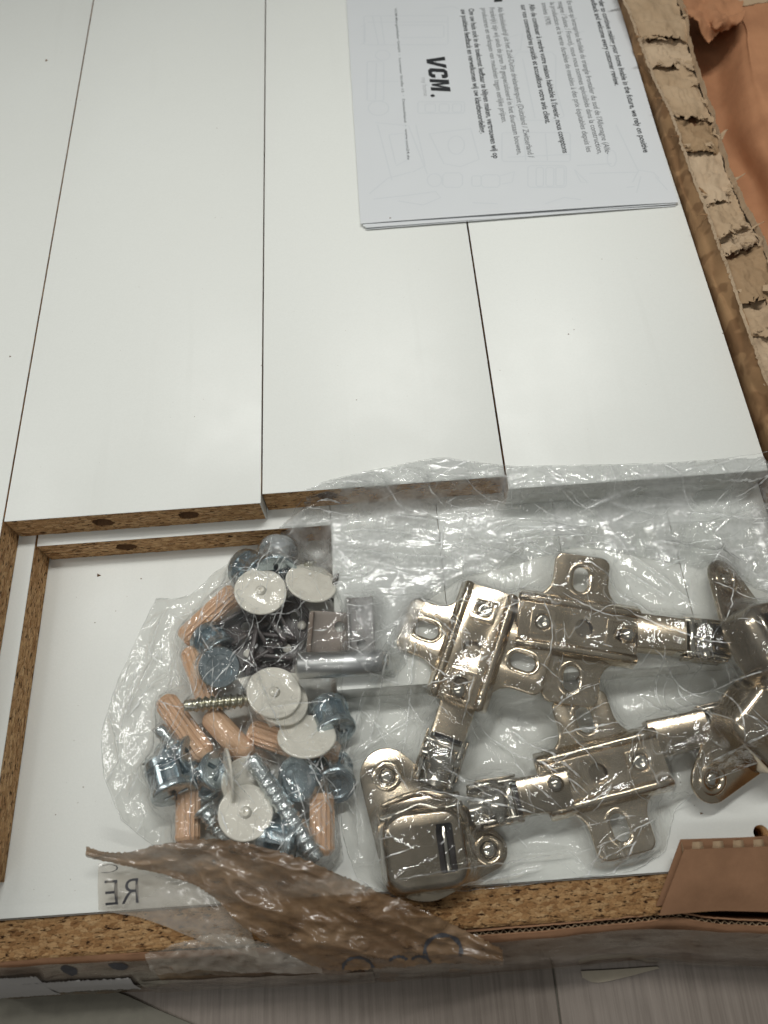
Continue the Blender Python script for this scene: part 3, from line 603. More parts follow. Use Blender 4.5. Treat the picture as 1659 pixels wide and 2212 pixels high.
# crumpled scrap and paler strip at the top of the flap
cr_rows = [[P(1470 + 34 * j, -40 + 3 * j, 2 + 2 * (j % 2)) for j in range(5)], [P(1478 + 32 * j, 10 + 4 * j, 9 - j % 2 * 3) for j in range(5)], [P(1500 + 25 * j, 40 + (j % 3) * 6, 8 + 3 * ((j + 1) % 2)) for j in range(5)], [P(1535 + 12 * j, 85 - j * 8, 5) for j in range(5)]]
boxpart('crumpled_edge', sheet('crumpled_edge', cr_rows, 30, 30, 2.4, 0.12, 41.0, jag=(0, .6), thick=0.4), M_FLAP)
st = [[P(1590, 12, 5.5), P(1660, 5, 6), P(1760, -12, 6)], [P(1592, -20, 6), P(1660, -28, 6.5), P(1760, -44, 6.5)]]
boxpart('torn_strip', sheet('torn_strip', st, 24, 8, 0.5, 0.2, 47.0, jag=(0.4, 0.4), thick=0.5), M_FLUTE)
# front wall: corrugated rim in front of the upright board, outer face spreading down to the floor
FR = [(-60, 2066), (0, 2061), (150, 2052), (300, 2046), (450, 2040), (650, 2032), (850, 2022), (1000, 2012), (1100, 2004), (1200, 1996), (1300, 1987), (1400, 1977), (1455, 1970), (1520, 1980), (1590, 1986), (1720, 1990), (1860, 1986), (2000, 1982)]
fr = [P(u, v, -27.5) for u, v in FR]; fi = [p + Vector((0, 2.6, -0.8)) for p in fr]
fo = [p + Vector((0, -3.6, -0.3)) for p in fr]
def lower(p, dy, z): return Vector((p.x, p.y + dy, z))
boxpart('front_inner_liner', sheet('front_inner_liner', [[lower(p, 1.5, -52) for p in fr], [p + Vector((0, 0.8, -6)) for p in fr], [p + Vector((0, 0.2, 0.1)) for p in fr]], 150, 8, 0.25, 0.1, 51.0, jag=(0, 0.12), thick=0.45), M_FLAP2)
# corrugation between the liners
V, F = [], []; Rf = interp([tuple(p) for p in fr], 1500)
for i in range(1501):
    p = Vector(Rf[i]); ph = p.x * 2 * PI / 2.2; y = p.y - 1.05 + (0.40 + 0.25 * nz(p.x * .2, 4)) * math.sin(ph + 2 * nz(p.x * .11, 8))
    V += [(p.x, y - 0.14, p.z - 1.5 + .8 * nz(p.x * .09, 2)), (p.x, y + 0.14, p.z - 1.5 + .8 * nz(p.x * .09, 2)), (p.x, y - 0.14, p.z - 8), (p.x, y + 0.14, p.z - 8)]
    if i: n = len(V); F += [(n - 8, n - 4, n - 3, n - 7), (n - 8, n - 6, n - 2, n - 4), (n - 7, n - 3, n - 1, n - 5)]
boxpart('corrugation', new_mesh('corrugation', V, F), M_FLUTE)
mid_o = [[p + Vector((0, -1.75, 0.0)) for p in fr], [p + Vector((0, -4.6, -3)) for p in fr], [lower(p, -10, -42) for p in fr], [lower(p, -14.5, FZ + 1.2) for p in fr]]
wall_o = boxpart('front_outer_face', sheet('front_outer_face', mid_o, 150, 16, 0.5, 0.08, 57.0, jag=(0.15, 0), thick=0.5), M_FLAP2)
bot = [[lower(p, -14.2, FZ + 0.6) for p in fr], [lower(p, 30, FZ + 0.6) for p in fr]]
boxpart('bottom_face', sheet('bottom_face', bot, 20, 2, 0, thick=0.3), M_FLAP2)
# small flap folded in at the right front
fz = [[P(1425, 1978, -24.5), P(1540, 1968, -24), P(1660, 1970, -24), P(1780, 1972, -24)],
      [P(1448, 1915, -20), P(1550, 1912, -19), P(1660, 1915, -19), P(1780, 1917, -19)],
      [P(1478, 1836, -15), P(1560, 1833, -14.5), P(1660, 1829, -14.5), P(1780, 1822, -14.5)]]
fold = boxpart('folded_flap', sheet('folded_flap', fz, 40, 24, 0.3, 0.05, 61.0, thick=0.5), M_FLAP2)
fe = interp([tuple(p + Vector((0, 0, 0))) for p in fz[2]], 240); V, F = [], []
for i in range(241):
    p = Vector(fe[i]); ph = p.x * 2 * PI / 6.2; y = p.y + 1.6; dz = 1.15 * math.sin(ph)
    V += [(p.x, y - 0.2, p.z - 1.9 + dz * 0.9 - .15), (p.x, y + 0.6, p.z - 1.9 + dz * 0.9 + .15), (p.x, y - 9, p.z - 5 + dz * 0.9 - .15), (p.x, y - 9, p.z - 5 + dz * .9 + .15)]
    if i: n = len(V); F += [(n - 8, n - 4, n - 3, n - 7), (n - 8, n - 6, n - 2, n - 4), (n - 7, n - 3, n - 1, n - 5)]
boxpart('corrugation', new_mesh('corrugation', V, F), M_FLUTE)
back = [[p + Vector((0, 2.6, -1.6)) for p in fz[0]], [p + Vector((0, 2.2, -2.0)) for p in fz[1]], [p + Vector((0, 2.9, -1.4)) for p in fz[2]]]
boxpart('folded_flap_back', sheet('folded_flap_back', back, 40, 12, 0.2, 0.05, 63.0, thick=0.4), M_FLAP2)

# ------------------------------------------------------------------ hardware builders
def dowel(label, a, b, r=4.0, fl=1.0, extra=0.0):
    L = (b - a).length + extra; h = L / 2
    n = 16
    def md(an, y): return 1.0 - fl * 0.15 * (abs(math.sin(an * n / 2)) ** 0.7) * (1 if abs(y) < h - 2.0 else 0.35)
    prof = [(r * .70, -h), (r * .92, -h + 1.0), (r, -h + 1.9), (r, -h + 2.2)] + [(r, -h + 2.2 + (L - 4.4) * i / 6) for i in range(1, 6)] + [(r, h - 2.2), (r, h - 1.9), (r * .92, h - 1.0), (r * .70, h)]
    V, F = lathe(prof, 96, md, 'y'); m = frame(a, b)
    me = new_mesh('wooden_dowel', V, F, True); me.set_sharp_from_angle(angle=math.radians(35))
    return tag(obj('wooden_dowel', me, M_WOOD, None, m), label, 'dowel', 'wooden dowels in the parts bag')
def zp(x, y, z): return P(*Z1(x, y), z)
Bz = bz
HW = []
GD = 'fluted dowels'
HW += [dowel('fluted wooden dowel slanting up to the uppermost left white cap', zp(545, 705, Bz + 6.5), zp(880, 395, Bz + 8)),
 dowel('fluted wooden dowel standing steeply left of the dark cam lock', zp(590, 765, Bz + 6), zp(715, 1110, Bz + 8)),
 dowel('fluted wooden dowel leaning right, just below the thin threaded bolt', zp(425, 1075, Bz + 8), zp(690, 1440, Bz + 8.5)),
 dowel('smooth wooden dowel in the middle of the bag, above the leaning cap', zp(710, 1170, Bz + 9), zp(960, 1440, Bz + 9.5), fl=0.15),
 dowel('fluted wooden dowel pointing down at the lower left of the bag', zp(582, 1560, Bz + 6), zp(575, 1990, Bz + 7)),
 dowel('fluted wooden dowel standing upright at the lower right of the bag', zp(1420, 1665, Bz + 10), zp(1420, 2060, Bz + 8)),
 dowel('wooden dowel lying crossways under the lowest right white cap', zp(965, 1275, Bz + 9), zp(1290, 1385, Bz + 9)),
 dowel('wooden dowel end showing right of the lowest right white cap', zp(1260, 1370, Bz + 6), zp(1530, 1420, Bz + 6))]
def cap(label, c, rx, ry, rz, stem=False, r=8.8):
    m = T(c.x, c.y, c.z) @ Rz(rz) @ Rx(rx) @ Ry(ry)
    t = thing('cover_cap', label, 'cap', group='white cover caps in the parts bag', m=m)
    me = new_mesh('disc', *lathe([(r * .55, -0.55), (r * 0.9, -0.5), (r * 0.98, -0.35), (r, 0), (r * 0.985, 0.42), (r * 0.95, 0.55), (r * 0.91, 0.40), (r * 0.85, 0.38), (r * 0.4, 0.46), (r * .36, .56), (0.4, 0.58)], 48), True)
    obj('disc', me, M_CAP, t)
    if stem: s = new_mesh('stem', *lathe([(2.1, 0.5), (1.4, 0.8), (1.25, 1.5), (1.1, 1.7), (0.75, 1.7), (0.65, 0.9)], 20), True)
    else: s = new_mesh('stem', *lathe([(1.5, -0.5), (1.4, -3.0), (1.0, -3.6)], 16), True)
    obj('stem', s, M_CAP, t); return t
HW += [cap('white cover cap at the upper left, lying flat against the film', zp(1035, 398, Bz + 17), -14, 8, -30, True, 9.3),
 cap('white cover cap at the upper right, tilted, beside the dark nail tip', zp(1352, 345, Bz + 16), -30, 6, -30, False, 9.3),
 cap('white cover cap with a small stem on the torn paper label', zp(1120, 1035, Bz + 17.5), -18, 14, -20, True, 9.2),
 cap('white cover cap half hidden under the cap on the paper label', zp(1165, 1085, Bz + 15.0), -24, 14, -20, False, 9.2),
 cap('lowest right white cover cap, lying across the crosswise dowel', zp(1325, 1310, Bz + 15.5), -36, 4, -6, False, 9.6),
 cap('white cover cap standing almost on edge left of the long screw', zp(835, 1560, Bz + 14), 4, -72, 8, False, 9.0),
 cap('white cover cap with a small hollow stem at the bottom of the bag', zp(940, 1790, Bz + 15), -2, 10, 0, True, 8.6),
 cap('white cover cap tucked behind the cap at the bottom of the bag', zp(945, 1600, Bz + 12.5), 8, 16, 0, False, 8.0)]
lab = [[zp(880, 935, Bz + 17), zp(1080, 890, Bz + 18), zp(1260, 900, Bz + 17)], [zp(980, 1080, Bz + 17), zp(1120, 1050, Bz + 17), zp(1290, 1060, Bz + 16)], [zp(1085, 1245, Bz + 13.5), zp(1190, 1205, Bz + 14), zp(1310, 1165, Bz + 14)]]
for r_ in lab:
    for p in r_: p.z -= 2.6
HW.append(tag(obj('paper_label', sheet('paper_label', lab, 14, 14, 0.3, 0.1, 3, thick=0.15), plain_mat('cream_label', (0.72, 0.69, 0.62), 0.6, 0.04)), 'small cream paper label under two white caps in the left bag', 'label'))
def cam_lock(label, c, rx, ry, rz, r=7.4, h=12.0, m_=None):
    m = T(c.x, c.y, c.z) @ Rz(rz) @ Rx(rx) @ Ry(ry); m_ = m_ or M_ZINC
    t = thing('cam_lock', label, 'cam lock', group='zinc cam locks in the parts bag', m=m)
    cross = [(-4, -.7), (-.7, -.7), (-.7, -4), (.7, -4), (.7, -.7), (4, -.7), (4, .7), (.7, .7), (.7, 4), (-.7, 4), (-.7, .7), (-4, .7)]
    top = poly2d('top_disc', [circ(0, 0, r, 40), cross], 1.1, 0.4); top.transform(T(0, 0, h / 2 - 1.1)); obj('top_disc', top, m_, t)
    body = merge([lathe([(r * .30, -h / 2 + 1.2), (r * .34, -h / 2 + .9), (r * .60, -h / 2 + .75), (r * .66, -h / 2 + .1), (r * .93, -h / 2), (r, -h / 2 + 0.6), (r, -h / 2 + 3.0), (r * .9, -h / 2 + 3.2), (r * .62, -h / 2 + 3.3), (r * .6, h / 2 - 2.4), (r * .85, h / 2 - 2.3)], 40)]
      + [([(x * math.cos(a) - y * math.sin(a), x * math.sin(a) + y * math.cos(a), z) for x, y, z in box_v(r * .55, r * .94, -.55, .55, -h / 2 + 3.1, h / 2 - 2.1)[0]], box_v(0, 1, 0, 1, 0, 1)[1]) for a in [2 * PI * k / 7 for k in range(6)]])
    bm_ = new_mesh('body', *body); obj('body', bm_, m_, t); return t
HW += [cam_lock('uppermost zinc cam lock, standing above the two top white caps', zp(1140, 200, Bz + 13), 68, 6, -6),
 cam_lock('zinc cam lock half hidden left of the uppermost cam lock', zp(985, 275, Bz + 8), 60, 20, 30),
 cam_lock('round blue zinc cam lock beside the steep dowel, flat face up', zp(760, 870, Bz + 11), 200, -22, 0, 7.0),
 cam_lock('zinc cam lock above the flat-faced one, under the slanting dowel', zp(740, 735, Bz + 8), 70, 0, 40, 6.5),
 cam_lock('ribbed zinc cam lock at the left side of the bag', zp(470, 1570, Bz + 11), 78, 0, 22, 7.6),
 cam_lock('zinc cam lock above the ribbed one at the left side', zp(520, 1440, Bz + 8), 60, 30, 60, 6.2),
 cam_lock('dark zinc cam lock left of the upright lower right dowel', zp(1320, 1560, Bz + 9), 195, 28, 0, 7.4),
 cam_lock('zinc cam lock at the right edge of the left bag, below the paper label', zp(1480, 1200, Bz + 8), 60, 35, -20, 7.0),
 cam_lock('zinc cam lock at the lower end of the long screw', zp(1170, 1960, Bz + 9), 75, 15, 60, 7.0),
 cam_lock('zinc cam lock between the caps and the lower left dowel', zp(720, 1560, Bz + 6), 30, 30, 60, 6.6),
 cam_lock('zinc cam lock at the right edge above the upright dowel', zp(1500, 1560, Bz + 6), 210, 30, 60, 6.6)]
def threaded(L, rc, rt, pitch, taper=0.0, seg=24, y0=0.0, per=10, sharp=2.0):
    n = int(L / pitch * per); V, F = [], []
    for i in range(n + 1):
        y = L * i / n
        for k in range(seg):
            a = 2 * PI * k / seg; ph = (y / pitch - k / seg) % 1.0; t = max(0, 1 - abs(ph - .5) * 2 * sharp / 1.4)
            f = 1 - taper * max(0, (y / L - 0.75) * 4) ** 1.5
            fade = min(1, (L - y) / pitch, y / pitch * 2)
            r = (rc + (rt - rc) * t * fade) * f; V.append((r * math.cos(a), y0 + y, r * math.sin(a)))
    for i in range(n):
        for k in range(seg):
            a, b = i * seg + k, i * seg + (k + 1) % seg; F.append((a, a + seg, b + seg, b))
    F += [tuple(range(seg)), tuple(reversed(range(n * seg, (n + 1) * seg)))]
    return V, F
def long_screw(label, a, b, rc=2.4, rt=3.5, pitch=3.2, m_=None, head=True, lead=0.16, cat='screw', name='screw', taper=0.25):
    L = (b - a).length; m = frame(a, b, at=a); m_ = m_ or M_STEEL
    t = thing(name, label, cat, m=m)
    hl = L * lead
    obj('thread', new_mesh('thread', *threaded(L - hl, rc, rt, pitch, taper, y0=hl), True), m_, t)
    sh = [(rc * 0.9, 0)] + [(rc * (1.15 if i % 2 else .95), hl * (i + .5) / 5) for i in range(5)] + [(rc * 1.05, hl + .3)]
    obj('shank', new_mesh('shank', *lathe(sh, 24, None, 'y'), True), m_, t)
    if head: obj('head', new_mesh('head', *lathe([(rt * .9, -1.8), (rt * 1.15, -1.5), (rt * 1.15, -.6), (rc, 0.2)], 24, None, 'y'), True), m_, t)
    return t
HW += [long_screw('thick bright spiral screw running down between the caps and the upright dowel', zp(975, 1440, Bz + 15.5), zp(1400, 2085, Bz + 11.5), 2.75, 3.3, 2.9, M_STEEL, False, 0.22),
 long_screw('thin yellowish threaded bolt across the middle of the bag', zp(555, 1118, Bz + 15), zp(1010, 1075, Bz + 12), 1.9, 2.7, 2.1, M_YSTEEL, False, 0.12),
 long_screw('short threaded bolt at the left, beside the ribbed cam lock', zp(395, 1255, Bz + 12), zp(640, 1560, Bz + 9), 2.2, 3.0, 2.6, M_STEEL, False, 0.3),
 long_screw('small pointed screw sticking out at the far left of the bag', zp(480, 1380, Bz + 10), zp(288, 1490, Bz + 8), 0.8, 1.35, 1.5, M_ZINC, False, 0.1, taper=0.9),
 long_screw('short steel screw between the lower left dowel and the bottom cap', zp(690, 1790, Bz + 9), zp(840, 1990, Bz + 8), 2.3, 3.2, 2.8, M_STEEL, True, 0.2),
 long_screw('small pointed screw above the tilted upper right cap', zp(1180, 275, Bz + 12), zp(1385, 212, Bz + 14), 0.8, 1.4, 1.5, M_YSTEEL, True, 0.1, taper=0.9),
 long_screw('small pointed screw left of the uppermost cam locks', zp(1000, 250, Bz + 9), zp(872, 212, Bz + 9), 0.8, 1.3, 1.5, M_ZINC, False, 0.1, taper=0.9)]
a, b = zp(1465, 440, Bz + 10), zp(1524, 285, Bz + 15)
t = thing('nail', 'dark nail with a pointed tip beside the upper right cap', 'nail', m=frame(a, b))
h = (b - a).length / 2
obj('shaft', new_mesh('shaft', *lathe([(1.0, -h), (1.0, h - 3), (0.6, h - 1.2), (0.12, h)], 14, None, 'y'), True), metal_mat('dark_iron', (0.14, 0.12, 0.10), 0.35), t)
obj('head', new_mesh('head', *lathe([(2.0, -h - .5), (2.0, -h + .1), (1.0, -h + .4)], 16, None, 'y'), True), metal_mat('dark_iron_head', (0.14, 0.12, 0.10), 0.35), t); HW.append(t)
# corner brackets and plates under the caps
def bracket(label, c, rz, tilt, sx, sy, m_, hgt=8):
    t = thing('corner_bracket', label, 'bracket', group='plastic corner brackets', m=T(c.x, c.y, c.z) @ Rz(rz) @ Rx(tilt))
    obj('base_plate', poly2d('base_plate', [rrect(-sx / 2, sx / 2, -sy / 2, sy / 2, 1.6), circ(-sx / 4, 0, 2, 18), circ(sx / 4, 0, 2, 18)], 0.9, 0.3), m_, t)
    obj('wall', bevelled_box('wall', -sx / 2, sx / 2, sy / 2 - 1.8, sy / 2, 0.7, hgt, .4), m_, t)
    for s in (-1, 0, 1): obj('rib', bevelled_box('rib', s * (sx / 2 - 1) - .7, s * (sx / 2 - 1) + .7, -sy / 2 + 1, sy / 2 - 1.6, .7, hgt * .7, .3), m_, t)
    obj('rivet', new_mesh('rivet', *lathe([(1.6, 0.6), (1.6, 2.2), (1.0, 2.6)], 16), True), M_CAP, t).location = (sx / 4 * MM, -sy / 4 * MM, 0)
    return t
HW += [bracket('dark brown plastic bracket below the upper right cap', zp(1180, 600, Bz + 6), 30, 8, 20, 18, M_DPLAS),
 bracket('dark brown plastic bracket left of the other, under the upper left cap', zp(985, 690, Bz + 5), -60, -6, 20, 18, M_DPLAS),
 bracket('dark brown plastic bracket with a pale rivet above the cream label', zp(1120, 830, Bz + 4.5), 80, 4, 17, 16, M_DPLAS)]
Z26 = Zm(560, 1360, 960, 1659)
def z26(x, y, z): return P(*Z26(x, y), z)
t = thing('metal_plate', 'grey metal plate standing upright between the two bags', 'plate', m=frame(z26(1430, 1130, -10.5), z26(1410, 600, -10)))
obj('plate_body', poly2d('plate_body', [rrect(-4.2, 4.2, -10.5, 10.5, 0.8), circ(0, 6, 1.5, 16), circ(0, -6, 1.5, 16)], 0.9, 0.25), M_GPLAS, t)
for s in (-1, 1): obj('flange', bevelled_box('flange', s * 4.1 - .5, s * 4.1 + .5, -10.3, 10.3, -1, 2.2, .3), M_GPLAS, t)
HW.append(t)
t = thing('brown_plate', 'brown plastic plate beside the grey metal plate', 'plate', m=frame(z26(1090, 1130, -14), z26(1120, 760, -11)))
obj('plate_body', poly2d('plate_body', [rrect(-8, 8, -8, 8, 1.2), circ(3, 3, 1.8, 16)], 1.0, 0.3), plain_mat('mid_brown_plastic', (0.27, 0.23, 0.20), 0.4), t)
obj('rib', bevelled_box('rib', -7.5, -6, -7.5, 7.5, .8, 3.4, .3), plain_mat('mid_brown_plastic_rib', (0.20, 0.15, 0.115), 0.4), t); HW.append(t)
a, b = z26(760, 1265, -8.7), z26(1660, 1225, -8.7); L = (b - a).length
t = thing('metal_rod', 'thick grey metal rod lying between the left bag and the hinges', 'rod', m=frame(a, b))
obj('tube', new_mesh('tube', *lathe([(3.6, -L / 2), (4.4, -L / 2 + .8), (4.4, L / 2 - .8), (3.6, L / 2)], 36, None, 'y'), True), M_ROD, t)
obj('end_plug', new_mesh('end_plug', *lathe([(2.6, L / 2 - .5), (2.6, L / 2 + 1.0), (2.0, L / 2 + 1.5)], 24, None, 'y'), True), M_ZINC, t); HW.append(t)

# ------------------------------------------------------------------ hinges
def quad(pts): return pts + [(-x, y) for x, y in reversed(pts)] 
def plate_outline():
    q = [(25.5, 0)] + arc(22.3, 6.3, 3.2, 0, 90, 6) + arc(16.6, 16.6, 7.1, 270, 180, 8) + [(9.5, 20.5)]
    q2 = [(-x, y) for x, y in reversed(q)]; top = q + q2
    return top + [(-x, -y) for x, y in top]
PL_WING = poly2d('wings', [[p for i, p in enumerate(plate_outline()) if i == 0 or p != plate_outline()[i - 1]], slot(17, 0, 8.6, 5.4), slot(-17, 0, 8.6, 5.4)], 0.95, 0.6, res=3)
def slot_ring(cx):
    V, F = [], []; prof = [(0.0, 0.3), (0.55, 0.95), (1.25, 1.25), (1.9, 0.9)]
    for d, z in prof: V += [(x, y, z) for x, y in slot(cx, 0, 8.4 + 2 * d, 5.2 + 2 * d)]
    n = len(slot(cx, 0, 8, 5))
    for i in range(len(prof) - 1):
        for k in range(n): F.append((i * n + k, (i + 1) * n + k, (i + 1) * n + (k + 1) % n, i * n + (k + 1) % n))
    return V, F
PL_RIM = [new_mesh('slot_rim', *slot_ring(c), True) for c in (17, -17)]
def rail_me():
    prof = [(10.6, 0.6), (9.9, 1.6), (9.4, 3.4), (8.6, 4.7), (7.5, 5.1), (6.6, 4.6), (6.2, 3.8), (6.1, 2.6)]; ys = [-20.3, -20, -14, 0, 14, 20, 20.3]; V, F = [], []
    for y in ys:
        k = 0.86 if abs(y) > 20.1 else 1.0
        for x, z in prof: V.append((8 + (x - 8) * k, y, z * k))
    n = len(prof)
    for j in range(len(ys) - 1):
        for i in range(n - 1): F.append((j * n + i, j * n + i + 1, (j + 1) * n + i + 1, (j + 1) * n + i))
    F.append(tuple(range(n))); F.append(tuple(reversed(range((len(ys) - 1) * n, len(ys) * n))))
    return V, F
rv, rf = rail_me(); PL_RAIL = [new_mesh('rail', rv, rf, True), new_mesh('rail', [(-x, y, z) for x, y, z in rv], [tuple(reversed(q)) for q in rf], True)]
notch = [(-6.2, -20), (-2.4, -20), (-2.4, -15.5)] + arc(0, -14.0, 2.4, 180, 0, 8) + [(2.4, -15.5), (2.4, -20), (6.2, -20), (6.2, 20), (-6.2, 20)]
PL_STRIP = poly2d('strip', [notch, circ(0, -2, 3.0, 28)], 0.6, 0.2); PL_STRIP.transform(T(0, 0, 3.3))
PL_BOSS = poly2d('boss', [rrect(-4.2, 4.2, 7.8, 16.2, .8), circ(0, 12, 2.9, 24)], 0.55, 0.2); PL_BOSS.transform(T(0, 0, 4.3))
PL_SCREW = new_mesh('screw_head', *lathe([(2.6, 2.6), (2.7, 4.2), (2.2, 4.7), (1.3, 5.0), (0.9, 4.6), (0.3, 4.5)], 24), True)
PL_TRAY = poly2d('tray', [rrect(-4.6, 4.6, -19.6, -9.2, .7), rrect(-3.6, 3.6, -18.8, -10.2, .5)], 0.5, 0.15); PL_TRAY.transform(T(0, 0, 4.1))
PL_BALL = new_mesh('ball_screw', *lathe([(1.0, -2.6), (2.2, -1.8), (2.75, -.5), (2.75, .5), (2.2, 1.7), (1.2, 2.4), (.3, 2.6)], 24), True)
PL_BED = box_me('dark_bed', -6, 6, -19.5, 19.5, 0.3, 1.0)
def mounting_plate(root, m):
    p = obj('mounting_plate', PL_WING, M_NICK, root, m)
    for me in PL_RIM: obj('slot_rim', me, M_NICK, p)
    for me in PL_RAIL: obj('rail', me, M_NICK, p)
    obj('strip', PL_STRIP, M_NICK, p); obj('boss', PL_BOSS, M_NICK, p); obj('tray', PL_TRAY, M_NICK, p)
    obj('screw_head', PL_SCREW, M_NICKS, p, T(0, 12, 0)); obj('ball_screw', PL_BALL, M_NICKS, p, T(0, -16.4, 4.2)); obj('bed', PL_BED, M_NICK_SHADED, p)
    return p
def u_channel(L, w0, w1, h0, h1, t=0.9, cut=0.0):
    """inverted channel along +Y from 0 to L"""
    V, F = [], []; N = 14
    for i in range(N + 1):
        s = i / N; y = L * s; w_ = (w0 + (w1 - w0) * s) / 2; h = h0 + (h1 - h0) * s
        pr = [(-w_, 0), (-w_, h - 1.2), (-w_ + .35, h - .35), (-w_ + 1.2, h), (w_ - 1.2, h), (w_ - .35, h - .35), (w_, h - 1.2), (w_, 0), (w_ - t, 0), (w_ - t, h - 1.4), (w_ - 1.5, h - t), (-w_ + 1.5, h - t), (-w_ + t, h - 1.4), (-w_ + t, 0)]
        V += [(x, y, z) for x, z in pr]
    n = 14
    for i in range(N):
        for k in range(n): F.append((i * n + k, i * n + (k + 1) % n, (i + 1) * n + (k + 1) % n, (i + 1) * n + k))
    for b_ in (0, N * n):
        F += [(b_ + 0, b_ + 1, b_ + 12, b_ + 13), (b_ + 1, b_ + 2, b_ + 11, b_ + 12), (b_ + 2, b_ + 3, b_ + 4, b_ + 5), (b_ + 2, b_ + 5, b_ + 10, b_ + 11), (b_ + 5, b_ + 6, b_ + 9, b_ + 10), (b_ + 6, b_ + 7, b_ + 8, b_ + 9)]
    return V, F
def arm(root, m, L=34, dark=False):
    """hinge arm: channel, link plates, rollers and the bright spring band; +Y away from the plate"""
    m1 = M_NICK_SHADED if dark else M_NICK
    p = obj('arm', (lambda me: (me.set_sharp_from_angle(angle=math.radians(35)), me)[1])(new_mesh('arm', *u_channel(L * .52, 12.5, 11.5, 6.2, 7.0), True)), m1, root, m)
    for s in (-1, 1): obj('link_plate', bevelled_box('link_plate', s * 5.5 - .55, s * 5.5 + .55, L * .42, L, -1.5, 5.6, .4), M_NICKS, p)
    for s in (-1, 1): obj('outer_link', bevelled_box('outer_link', s * 6.9 - .4, s * 6.9 + .4, L * .5, L * .92, -0.5, 4.2, .3), M_NICK_SHADED, p)
    for k, (y, r, z) in enumerate([(L * .60, 1.5, 4.0), (L * .74, 2.0, 4.4), (L * .96, 1.5, 2.0)]): obj('pivot_pin', new_mesh('pivot_pin', *lathe([(r * .8, -6.6), (r, -6.3), (r, 6.3), (r * .8, 6.6)], 20, None, 'x'), True), M_NICKS, p, T(0, y, z))
    V, F = [], []; pts = [(L * .56, 1.5), (L * .62, 4.5), (L * .70, 6.6), (L * .80, 6.4), (L * .90, 4.8), (L * 1.02, 4.0)]; pts = interp(pts, 20)
    for y, z in pts: V += [(-4.7, y, z), (4.7, y, z), (4.7, y, z - .5), (-4.7, y, z - .5)]
    for i in range(20):
        for k in range(4): F.append((i * 4 + k, i * 4 + (k + 1) % 4, i * 4 + 4 + (k + 1) % 4, i * 4 + 4 + k))
    obj('spring_band', new_mesh('spring_band', V, F, True), M_NICKS, p)
    obj('hollow', box_me('hollow', -4.6, 4.6, L * .45, L * .98, -1.2, -.6), M_DPLAS, p)  # dark plate painting the shade inside the arm
    return p
def hull(pts):
    pts = sorted(set((round(x, 4), round(y, 4)) for x, y in pts)); 
    def half(ps):
        h_ = []
        for p in ps:
            while len(h_) > 1 and (h_[-1][0] - h_[-2][0]) * (p[1] - h_[-2][1]) - (h_[-1][1] - h_[-2][1]) * (p[0] - h_[-2][0]) <= 0: h_.pop()
            h_.append(p)
        return h_
    a_, b_ = half(pts), half(pts[::-1]); return a_[:-1] + b_[:-1]
def cup(root, m, dark=False, ears=((0, 24.5, 7.5), (0, -24.5, 7.5)), body=14.5):
    """hinge cup seen from its closed side: pot, window with pin, flange with two screw eyes"""
    m1 = M_NICK_SHADED if dark else M_NICK
    fo_ = hull([q for ex, ey, er in ears for q in circ(ex, ey, er, 28)] + [(x, y - 1) for x, y in circ(0, 0, body, 40)])
    fl_ = poly2d('cup', [fo_] + [circ(ex, ey, 2.7, 20) for ex, ey, er in ears], .7, .35); p = obj('cup', fl_, m1, root, m)
    for ex, ey, er in ears:
        V, F = lathe([(2.6, .2), (3.2, 1.1), (4.2, 1.3), (5.0, .7)], 24); F = F[:-2]; obj('screw_eye', new_mesh('screw_eye', V, F, True), M_NICK, p, T(ex, ey, 0))
        obj('eye_screw', new_mesh('eye_screw', *lathe([(2.4, -.8), (2.3, .7), (1.6, 1.2), (.4, 1.3)], 20), True), M_NICKS, p, T(ex, ey, 0))
    # pot: rounded body, domed edge, window cut into its closed face
    out = rrect(-13, 13, -12, 11, 6.5, 8); ou = np.array(out); c = ou.mean(0); rings = [(1.10, .5), (1.06, 2.0), (1.03, 7.6), (1.0, 9.4), (.94, 10.7), (.86, 11.25)]; V, F = [], []
    for k, z in rings: V += [(c[0] + (x - c[0]) * k, c[1] + (y - c[1]) * k, z) for x, y in out]
    n = len(out)
    for i in range(len(rings) - 1):
        for k in range(n): F.append((i * n + k, i * n + (k + 1) % n, (i + 1) * n + (k + 1) % n, (i + 1) * n + k))
    obj('pot', new_mesh('pot', V, F, True), m1, p)
    lid = [(c[0] + (x - c[0]) * .865, c[1] + (y - c[1]) * .865) for x, y in out]
    fc = poly2d('pot_face', [lid, rrect(3.6, 8.8, -8.0, 6.0, .8)], .35, .1); fc.transform(T(0, 0, 10.95)); obj('pot_face', fc, m1, p)
    obj('window_shade_floor', box_me('window_shade_floor', 2.5, 10.5, -9, 7, 4.5, 5.0), M_DPLAS, p)  # dark floor, the shade of the window put into its colour
    obj('window_pin', new_mesh('window_pin', *lathe([(.8, -6.6), (.9, -6.4), (.9, 6.2), (.8, 6.4)], 16, None, 'y'), True), M_NICKS, p, T(6.2, -1, 9.6))
    bv = interp([(-13.2, 9.4, 8.6), (-6, 10.8, 9.6), (0, 12.4, 9.0), (6, 10.4, 9.2), (13.2, 11.5, 8.4)], 24)
    obj('rolled_edge', new_mesh('rolled_edge', *tube([tuple(q) for q in bv], .8, 8), True), M_NICKS, p)
    bv2 = interp([(-12, 13.5, 4.5), (-5, 15.4, 6.8), (2, 16.2, 6.2), (8, 14.2, 6.6), (13, 14.5, 4.5)], 24)
    obj('rolled_edge', new_mesh('rolled_edge', *tube([tuple(q) for q in bv2], .9, 8), True), M_NICK, p)
    obj('bridge', bevelled_box('bridge', -10, 11, 10.5, 15.5, 2.0, 6.0, .8), m1, p)
    return p
GH = 'nickel cabinet hinges in the right bag'
